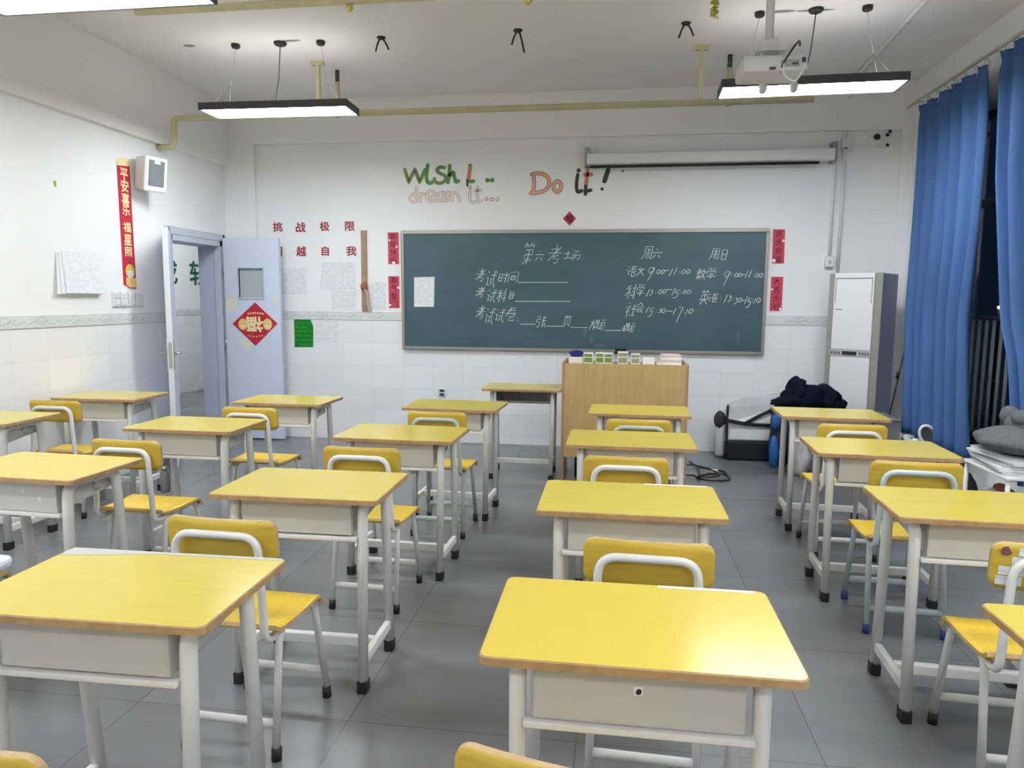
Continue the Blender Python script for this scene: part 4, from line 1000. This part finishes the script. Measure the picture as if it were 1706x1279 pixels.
# labels stuck on one backrest
c = cobj['D2']
for x0, x1, z0, z1 in ((-.120, -.070, .755, .780), (-.135, -.075, .724, .752), (-.165, -.100, .694, .721), (-.170, -.105, .663, .691), (-.062, -.02, .745, .775)):
    q = lambda x, z, o: (x, -.206+.495*x*x-.10*(z-.722)-o, z)
    mb = MB(); bl_ = [mb.bm.verts.new(q(x, z, .0012)) for x, z in ((x0, z0), (x1, z0), (x1, z1), (x0, z1))]; mb.bm.faces.new(bl_)
    mb.build('paper_label', m_paper2, c)
mb = MB(); mb.face([(-.150+.016*math.cos(k*.52), -.2012+.0004*math.cos(k*.52), .768+.014*math.sin(k*.52)) for k in range(12)]); mb.build('round_badge', mat('maroon_badge', (.20, .06, .07), .5), c)
tag(MB().prism([(x, y, 0) for x, y in rrect(.38, .34, .05, 6)], (0, 0, .04)).build('seat_cushion', mat('bluish_white_cloth', (.72, .77, .84), .8), loc=(-2.44, 2.205, .450), bevel=.015), 'bluish white cushion on the chair at the left edge', 'cushion')
c = Vector((-2.50, 3.66, 0)); t = empty('hanging_bottle', (c.x, c.y, .38), 'small grey bottle hanging under a desk in the second column', 'bottle')
MB().lathe([(.022, 0), (.026, .02), (.026, .10), (.016, .125)], None, 12).build('bottle_body', mat('smoke_grey', (.18, .19, .19), .25), t)
MB().lathe([(.014, .125), (.014, .15)], None, 10).build('cap', m_steel, t)
MB().tube([(0, 0, .15), (0, -.03, .20)], .003, 5).build('strap', m_dark, t)

# ------------------------------------------------------------------ air conditioner
AA = math.radians(36); AY = 6.46
ar = pY(1473, 453, AY); dl = Vector((-math.cos(AA), math.sin(AA), 0))
dr_ = ray(1383, 455); # where the left edge of the front lies along the front's direction
aw = (ar.y*dr_.x/dr_.y-ar.x)/(dl.x-dl.y*dr_.x/dr_.y)
ac = ar+dl*(aw/2); ah = 1.722; AY = ac.y
t = empty('air_conditioner', (ac.x, ac.y, 0), 'tall white floor-standing air conditioner in the right corner', 'air conditioner', rz=-AA)
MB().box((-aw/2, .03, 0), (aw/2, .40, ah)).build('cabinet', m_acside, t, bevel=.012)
MB().box((-aw/2, -.005, 0), (-aw/2+.045, .04, ah)).build('side_trim', m_grey, t, bevel=.008)
MB().box((aw/2-.065, -.005, 0), (aw/2, .04, ah)).build('side_trim', m_grey, t, bevel=.008)
zc0, zc1 = pY(1430, 594, AY).z, pY(1430, 583, AY).z
MB().box((-aw/2+.045, -.012, zc1), (aw/2-.065, .04, ah)).build('upper_panel', m_acwhite, t, bevel=.008)
zo = pY(1430, 463, AY).z
mb = MB(); zl = pY(1430, 505, AY).z
for a, b in (((-aw/2+.06, zo-.006), (aw/2-.08, zo)), ((-aw/2+.06, zl), (-aw/2+.064, zo)), ((aw/2-.084, zl), (aw/2-.08, zo))): mb.box((a[0], -.014, a[1]), (b[0], -.0115, b[1]))
mb.box((-aw/2+.065, -.014, pY(1430, 515, AY).z-.006), (-aw/2+.125, -.0115, pY(1430, 515, AY).z))
mb.build('outlet_seam', m_dark, t)
MB().box((-aw/2+.04, -.016, zc0), (aw/2-.06, .04, zc1)).build('control_strip', mat('silver_strip', (.42, .42, .42), .4), t, bevel=.003)
MB().box((-.075, -.0175, zc0+.012), (.045, -.0155, zc1-.012)).build('display', m_black, t)
mb = MB()
for k in range(8):
    x = (-.17+.022*k) if k < 4 else (.07+.022*(k-4)); mb.box((x, -.0175, zc0+.016), (x+.010, -.0155, zc1-.018))
mb.build('button_row', m_dark, t)
MB().box((-aw/2+.045, -.012, .06), (aw/2-.065, .04, zc0)).build('lower_panel', m_acwhite, t, bevel=.008)
MB().box((-aw/2+.02, 0, 0), (aw/2-.02, .04, .06)).build('plinth', m_grey, t)

# mop by the corner
p0, p1 = pY(1478, 692, 6.9), pY(1512, 562, 6.9)
t = empty('mop', (p0.x-.05, 6.9, 0), 'thin dark mop handle leaning in the corner behind the air conditioner', 'mop'); o_ = t.location.copy()
pf = Vector((p0.x-.03, 6.93, .05))
MB().tube([pf-o_, (p1+(p1-p0)*.02)-o_], .009, 8).build('handle', mat('grey_tube', (.12, .12, .13), .4), t)
MB().tube([p0+(p1-p0)*.48-o_, p0+(p1-p0)*.56-o_], .014, 8).build('clamp', m_black, t)
MB().blob(tuple(pf-o_+Vector((0, 0, -.03))), (.10, .05, .05), 8, .3, 2, 0).build('mop_head', m_dark, t)

# ------------------------------------------------------------------ window, railing, curtains
mb = MB(); xg = RX+.10
for a, b in (((W0, WZ0), (W1, WZ0+.05)), ((W0, WZ1-.05), (W1, WZ1)), ((W0, WZ0+.05), (W0+.05, WZ1-.05)), ((W1-.05, WZ0+.05), (W1, WZ1-.05)), ((4.87, WZ0+.05), (4.93, WZ1-.05)), ((W0+.05, 2.2), (4.87, 2.25)), ((4.93, 2.2), (W1-.05, 2.25))): mb.box((xg, a[0], a[1]), (xg+.05, b[0], b[1]))
wf = struct(mb.build('window_1', mat('dark_window_frame', (.05, .055, .065), .45)))
MB().box((xg+.022, W0+.05, WZ0+.05), (xg+.026, W1-.05, WZ1-.05)).build('window_pane', m_glass, wf)
struct(MB().box((RX-.03, W0-.05, WZ0-.03), (RX+.10, W1+.05, WZ0)).build('trim_6', mat('window_sill_stone', (.68, .68, .67), .4), bevel=.004))
t = empty('window_railing', (RX+.20, W0, 0), 'white barred safety railing outside the window', 'railing')
for k in range(29): MB().tube([(0, .08+.11*k, .47), (0, .08+.11*k, 1.36)], .014, 6).build('bar', m_white, t)
for z in (.47, 1.36): MB().tube([(0, -.1, z), (0, 3.4, z)], .017, 8).build('rail', m_white, t)
MB().tube([(.22, -.1, .85), (.22, 3.4, .85)], .012, 6).build('rear_rail', m_white, t)
struct(MB().box((RX+T, W0-1, .2), (RX+T+.9, W1+1, .40)).build('ledge', mat('concrete', (.2, .2, .2), .9, noise=(8, .2))))
c = pX(1665, 512, 14); t = empty('street_lamp', c, 'small orange street lamp far away in the dark outside', 'lamp')
MB().blob((0, 0, 0), (.07, .07, .06), 1, 0, 2).build('bulb', mat('sodium_light', (1, .6, .2), .5, emit=((1, .55, .18), 14)), t)
MB().tube([(0, 0, -.08), (0, 0, -6)], .05, 6).build('pole', m_dark, t)

XC = 2.485
def lerp(tab, z):
    for (z0, a), (z1, b) in zip(tab, tab[1:]):
        if z <= z1: return a+(b-a)*max(0, min(1, (z-z0)/(z1-z0)))
    return tab[-1][1]
def curtain(label, far, near, z0, z1, folds, seed):
    """far/near: edge y as a function of height"""
    t = empty('curtain', (XC, (far[-1][1]+near[-1][1])/2, z0), label, 'curtain', 'blue window curtains'); o_ = t.location.copy()
    rnd = random.Random(seed); ph = [rnd.uniform(0, 6.28) for _ in range(6)]
    def fn(u, v):
        z = z0+(z1-z0)*v; ya, yb = lerp(far, z), lerp(near, z)
        uu = u+.010*math.sin(5*u*6.28+ph[0])*(1-v)+.018*math.sin(2.1*6.28*u+ph[1]+v*1.5)
        y = ya+(yb-ya)*u
        amp = .030+.040*min(1, (1-v)*1.6)*(0.75+.25*math.sin(2*6.28*u+ph[2]))
        pin = .45 if .955 < v < .985 else 1
        sn = math.sin(folds*6.28*uu+ph[3]+.5*math.sin(2.5*v+ph[4])); sn = math.copysign(abs(sn)**.8, sn)
        x = amp*pin*sn+.010*math.sin(2*folds*6.28*uu+ph[5]+v*2)*(1-v)
        if x > .10: x = .10
        if v > .97: x += .012*math.sin(folds*4*6.28*u)
        return (x, y-o_.y, z-z0)
    MB().grid(fn, int(folds*22), 40, .004).build('fabric', m_curtain, t)
    ya, yb = far[-1][1], near[-1][1]; n = max(3, int(abs(ya-yb)/.15))
    for k in range(n+1):
        y = ya+(yb-ya)*k/n-o_.y
        MB().tube(fillet([(0, y, z1-z0-.05), (.012, y, z1-z0+.02), (-.004, y+.02, z1-z0+.05), (-.012, y+.02, z1-z0+.025)], .01, 3), .004, 6).build('curtain_hook', m_steel, t)
    return t
eX = lambda px, py: pX(px, py, XC)
Fe = [(0.37, eX(1510, 716).y), (1.4, eX(1516, 520).y), (2.4, eX(1528, 330).y), (3.10, eX(1535, 186).y)]
Ne = [(0.40, eX(1614, 750).y), (1.36, eX(1618, 535).y), (2.0, eX(1634, 400).y), (2.6, eX(1643, 250).y), (3.10, eX(1645, 120).y)]
curtain('blue curtain on the left of the window gap', Fe, Ne, .38, 3.10, 5.5, 3)
Fe2 = [(0.40, eX(1697, 760).y), (.85, eX(1697, 690).y), (1.1, eX(1693, 630).y), (1.36, eX(1680, 550).y), (1.8, eX(1672, 450).y), (2.3, eX(1665, 330).y), (3.12, eX(1672, 97).y)]
Ne2 = [(0.4, 3.75), (3.12, 3.85)]
curtain('blue curtain at the right edge of the picture', Fe2, Ne2, .38, 3.12, 7.5, 8)
t = empty('curtain_rod', (XC, 5.2, 3.165), 'thin pale curtain rod fixed above the window', 'curtain rod')
MB().tube([(0, -1.6, 0), (0, 1.75, 0)], .012, 10).build('rod', mat('champagne_metal', (.62, .58, .48), .35, .6), t)
for y in (-1.4, .32, 1.6): MB().tube([(0, y, 0), (RX-XC, y, .01)], .008, 6).build('bracket', m_white, t)

# ------------------------------------------------------------------ things in the right corner
# clear vinyl bag with black trim
c = Vector((1.30, 6.98, 0)); t = empty('vinyl_bag', c, 'clear grey vinyl bag with black straps and base on the floor by the wall', 'bag', rz=.04)
bw, bd = .27, .17
mb = MB(); mb.box((-bw, -bd, 0), (bw, bd, .20))
mb.build('base_panel', m_bagblack, t, bevel=.03)
mb = MB()
P = [[(-bw+.0, -bd+.01, .18), (bw-.03, -bd+.01, .18), (bw-.03, bd-.01, .18), (-bw, bd-.01, .18)], [(-bw+.01, -bd+.005, .36), (bw-.05, -bd+.005, .36), (bw-.05, bd-.005, .36), (-bw+.01, bd, .36)], [(-bw+.05, -.10, .50), (bw, -.06, .52), (bw, .12, .54), (-bw+.06, .12, .50)], [(-.10, -.03, .55), (bw+.02, 0, .62), (bw+.02, .10, .62), (-.10, .10, .55)]]
R = [[mb.bm.verts.new(p) for p in r] for r in P]
for a, b in zip(R, R[1:]):
    for i in range(4): mb.bm.faces.new((a[i], a[(i+1) % 4], b[(i+1) % 4], b[i]))
mb.bm.faces.new(R[-1]); mb.build('clear_panel', m_vinyl, t, bevel=.02)
MB().box((-bw+.03, -bd-.004, .205), (bw-.07, -bd+.003, .30)).build('paper_insert', m_plainpaper, t)
def strap(pts, r=.016, m_=m_bagblack, nm='strap'): return MB().tube(smooth_line(pts), r, 8, r2=.006, up=(0, 0, 1)).build(nm, m_, t)
strap([(-bw+.01, -bd-.004, .38), (-.05, -bd-.014, .35), (bw-.03, -bd-.006, .34)])
strap([(-.10, -bd-.018, .36), (.05, -bd+.01, .44), (bw-.02, -.10, .52)])
strap([(-bw+.012, -bd-.01, .06), (-bw+.005, -bd-.012, .3), (-bw+.01, -bd+.01, .52)], .014)
MB().blob((-bw-.04, -.06, .36), (.055, .08, .09), 5, .12, 3).build('mesh_pocket', mat('black_mesh', (.03, .03, .035), .8, noise=(120, .5)), t)
MB().lathe([(.045, 0), (.048, .02), (.048, .30), (.03, .32)], Matrix.Translation((-bw-.03, -.08, .03)), 14).build('bottle_pocket', m_vinyl, t)
# blue backpack
c = Vector((1.50, 6.64, 0)); t = empty('blue_backpack', c, 'navy and bright blue backpack standing behind the window column desk', 'backpack')
MB().blob((.0, .02, .26), (.115, .12, .28), 9, .10, 3, 0).build('pack_body', mat('navy_nylon', (.012, .018, .06), .7, noise=(30, .3)), t)
MB().blob((-.08, -.08, .15), (.04, .045, .15), 2, .08, 3, 0).build('lower_blue_panel', m_bluebag, t)
MB().blob((-.07, -.08, .42), (.045, .04, .07), 4, .08, 3).build('upper_blue_panel', m_bluebag, t)
MB().tube(smooth_line([(-.14, -.08, .50), (-.02, -.10, .60), (.10, -.06, .62), (.16, 0, .55)]), .02, 8, r2=.008).build('carry_strap', m_bagblack, t)
# black jacket lying on top, on a crate of books
c = Vector((2.0, 6.30, 0))
t = empty('grey_crate', (1.99, 6.20, 0), 'grey storage crate under the black jacket behind the desk', 'crate')
mb = MB(); mb.box((-.26, -.2, 0), (.26, .2, .02))
for a, b in (((-.26, -.2), (-.24, .2)), ((.24, -.2), (.26, .2)), ((-.24, -.2), (.24, -.18)), ((-.24, .18), (.24, .2))): mb.box((a[0], a[1], .02), (b[0], b[1], .54))
mb.build('crate_body', mat('grey_plastic', (.17, .17, .19), .6), t, bevel=.006)
MB().box((-.265, -.205, .54), (.265, .205, .555)).build('lid', mat('grey_plastic', (.17, .17, .19), .6), t, bevel=.004)
mb = MB(); jo = Vector((1.99, 6.20, .557))
for px, py, rx, ry, rz_, sd in ((1328, 655, .085, .11, .13, 1), (1320, 664, .10, .13, .085, 2), (1352, 662, .13, .15, .115, 3), (1376, 662, .11, .14, .11, 4), (1390, 674, .09, .12, .06, 5), (1302, 670, .09, .10, .045, 6), (1333, 643, .035, .06, .06, 7), (1322, 645, .03, .05, .06, 8)):
    q = pY(px, py, 6.20)-jo; mb.blob((q.x, q.y, max(q.z, .02)), (rx, ry, rz_), sd, .22, 3, 0)
tag(mb.build('black_jacket', m_cloth, loc=jo), 'rumpled black jacket heaped in the corner by the air conditioner', 'jacket')
# stack of books and a white plastic bag under that desk
bx = pY(1328, 760, 6.15)
for k in range(7):
    tag(MB().box((-.10, -.075, 0), (.10, .075, .026)).build('textbook', [m_plainpaper, mat('book_cover_blue', (.05, .07, .2), .5), mat('book_cover_grey', (.5, .52, .48), .6)][(0, 2, 0, 0, 2, 0, 1)[k]], loc=(1.745+.006*(k % 3), 6.66, .0+.0265*k), rz=.05*((k*7) % 5-2), bevel=.003), f'book in the floor pile below the jacket, {["lowest", "second", "third", "fourth", "fifth", "sixth", "topmost blue one"][k]} in its stack', 'book', 'books piled on the floor')
t = empty('plastic_bag', (1.60, 6.33, 0), 'crumpled white plastic bag on the floor between two desks', 'bag')
MB().blob((0, 0, .15), (.085, .09, .18), 12, .30, 3, 0).build('bag_body', mat('white_polythene', (.68, .68, .68), .35), t)
MB().tube(smooth_line([(-.03, 0, .32), (-.01, 0, .42), (.03, 0, .33)]), .010, 6).build('bag_handle', mat('white_polythene', (.68, .68, .68), .35), t)
# cable coil
t = empty('cable_coil', (.85, 6.2, 0), 'loose coil of black cable on the floor right of the lectern', 'cable'); o_ = t.location.copy()
def fl(px, py, z=.008): return pZ(px, py, z)-o_
loops = [[(1149, 768), (1160, 775), (1185, 781), (1205, 785), (1209, 789), (1190, 789), (1165, 792), (1163, 796), (1185, 800), (1210, 800), (1216, 796), (1208, 790)],
         [(1143, 791), (1155, 792), (1165, 795), (1164, 782), (1158, 775), (1144, 774)], [(1163, 793), (1180, 795), (1195, 793), (1200, 790), (1183, 782), (1165, 778)]]
for i, lp in enumerate(loops): MB().tube(smooth_line([fl(*q, .008+.012*i) for q in lp], 5), .0075, 6).build('cable_loop', m_black, t)
pw_ = fl(1180, 786, .0)
MB().box((pw_.x-.02, pw_.y-.02, 0), (pw_.x+.08, pw_.y+.02, .025)).build('plug', m_white, t, bevel=.004)

# white stand with papers, grey cushion, toy, basin near the window
sx, sy_ = 2.17, 4.15
t = empty('white_stand', (sx, sy_, 0), 'small white metal stand under the window stacked with papers', 'stand')
for x in (-.16, .16):
    for y in (-.22, .22): MB().tube([(x, y, 0), (x, y, .585)], .012, 8).build('leg', m_white, t)
MB().box((-.18, -.24, .575), (.18, .24, .590)).build('top_shelf', m_white, t, bevel=.004)
MB().box((-.17, -.23, .28), (.17, .23, .293)).build('lower_shelf', m_white, t, bevel=.003)
rnd = random.Random(3)
ords = ('lowest', 'second from bottom', 'third from bottom', 'middle', 'third from top', 'second from top', 'topmost')
for k in range(7):
    tag(MB().box((-.14, -.19, 0), (.14, .19, .012)).build('paper_stack', m_plainpaper if k % 3 else mat('grey_paper', (.55, .56, .57), .8), loc=(sx-.01+rnd.uniform(-.02, .02), sy_+rnd.uniform(-.03, .03), .591+.0125*k), rz=rnd.uniform(-.2, .2)), f'{ords[k]} bundle of papers on the white stand under the grey cushion', 'paper', 'papers on the white stand')
t = empty('grey_plush_cushion', (sx-.03, sy_, .680), 'grey plush cushion with rounded ears on the paper stack by the window', 'cushion')
mb = MB(); mb.blob((-.02, 0, .065), (.16, .235, .07), 6, .05, 4, 0); mb.build('seat_pad', m_plush, t)
MB().blob((.07, 0, .125), (.075, .235, .085), 7, .05, 4).build('back_pad', m_plush, t)
for y in (-.20, .21): MB().blob((.07, y, .165), (.045, .075, .06), 3, .05, 3).build('ear', m_plush, t)
MB().blob((.03, .0, .185), (.05, .085, .045), 3, .05, 3).build('muzzle', m_plush, t)
t = empty('plush_toy', (sx-.08, sy_-.04, .295), 'white and brown plush toy on the lower shelf of the white stand', 'toy')
MB().blob((0, 0, .07), (.085, .10, .07), 2, .18, 3, 0).build('toy_body', mat('white_plush', (.70, .68, .68), .95, noise=(50, .1)), t)
MB().blob((-.01, .10, .12), (.05, .05, .05), 5, .12, 3).build('toy_head', mat('white_plush', (.70, .68, .68), .95), t)
MB().tube(smooth_line([(.02, .12, .17), (.0, .02, .19), (.02, -.08, .15), (.04, -.13, .06)]), .022, 8).build('brown_scarf', mat('brown_plush', (.22, .07, .04), .9), t)
t = empty('green_basin', (2.20, 5.02, 0), 'lime green plastic basin on the floor beside the white stand', 'basin')
MB().lathe([(.13, 0), (.17, .20), (.18, .22), (.172, .22), (.16, .20), (.125, .012)], None, 24).build('basin_shell', mat('lime_plastic', (.30, .46, .08), .4), t)
# black bag behind the blue-legged chair
t = empty('black_bag', (pY(1604, 780, 4.7).x, 4.7, 0), 'black bag on the floor behind the pale blue chair near the window', 'bag')
MB().blob((0, 0, .22), (.10, .12, .24), 14, .10, 3, 0).build('bag_body', m_bagblack, t)
MB().tube(smooth_line([(-.04, -.06, .42), (0, -.01, .52), (.04, .05, .42)]), .014, 8).build('bag_handle', m_bagblack, t)
# white tray leaning on the low cabinet
q = pY(1546, 722, 5.88)
t = empty('white_tray', (q.x, 5.88, .372), 'white oval tray leaning upright on the low cabinet under the blue curtain', 'tray')
tz = q.z-.372; Mt = Matrix.Translation((0, 0, .085)) @ Matrix.Rotation(math.radians(-28), 4, 'Y') @ Matrix.Rotation(math.radians(90), 4, 'X')
MB().tube([Mt @ Vector((.055*math.cos(a*math.pi/12), .080*math.sin(a*math.pi/12), 0)) for a in range(24)], .012, 8, closed=True).build('rim', m_white, t)
mb = MB(); mb.prism([Mt @ Vector((.055*math.cos(a*math.pi/12), .080*math.sin(a*math.pi/12), -.012)) for a in range(24)], (0, .003, 0)); mb.build('tray_bottom', mat('dark_grey_shell', (.10, .10, .10), .5), t)
t = empty('low_white_cabinet', (2.40, 6.12, 0), 'low white cabinet under the blue curtain beside the air conditioner', 'cabinet')
MB().box((-.14, -.30, .02), (.06, .14, .37)).build('carcass', m_white, t, bevel=.004)
MB().box((-.145, -.29, .04), (-.14, .13, .36)).build('door', m_acwhite, t)
MB().box((-.13, -.28, 0), (.07, .12, .02)).build('plinth', m_grey, t)
rnd = random.Random(9)
for k in range(5):
    tag(MB().blob((0, 0, .018), (.035, .036, .03), 20+k, .4, 2, 0).build('crumpled_paper', m_plainpaper if k % 2 else mat('grey_paper', (.55, .56, .57), .8), loc=(2.32+.03*(k % 2), 5.86+.085*k, .372)), f'crumpled paper on the low white cabinet, {("nearest", "second nearest", "middle", "second farthest", "farthest")[k]} one', 'paper', 'crumpled papers on the cabinet')

bpy.data.objects.remove(_to)
bpy.context.view_layer.update()
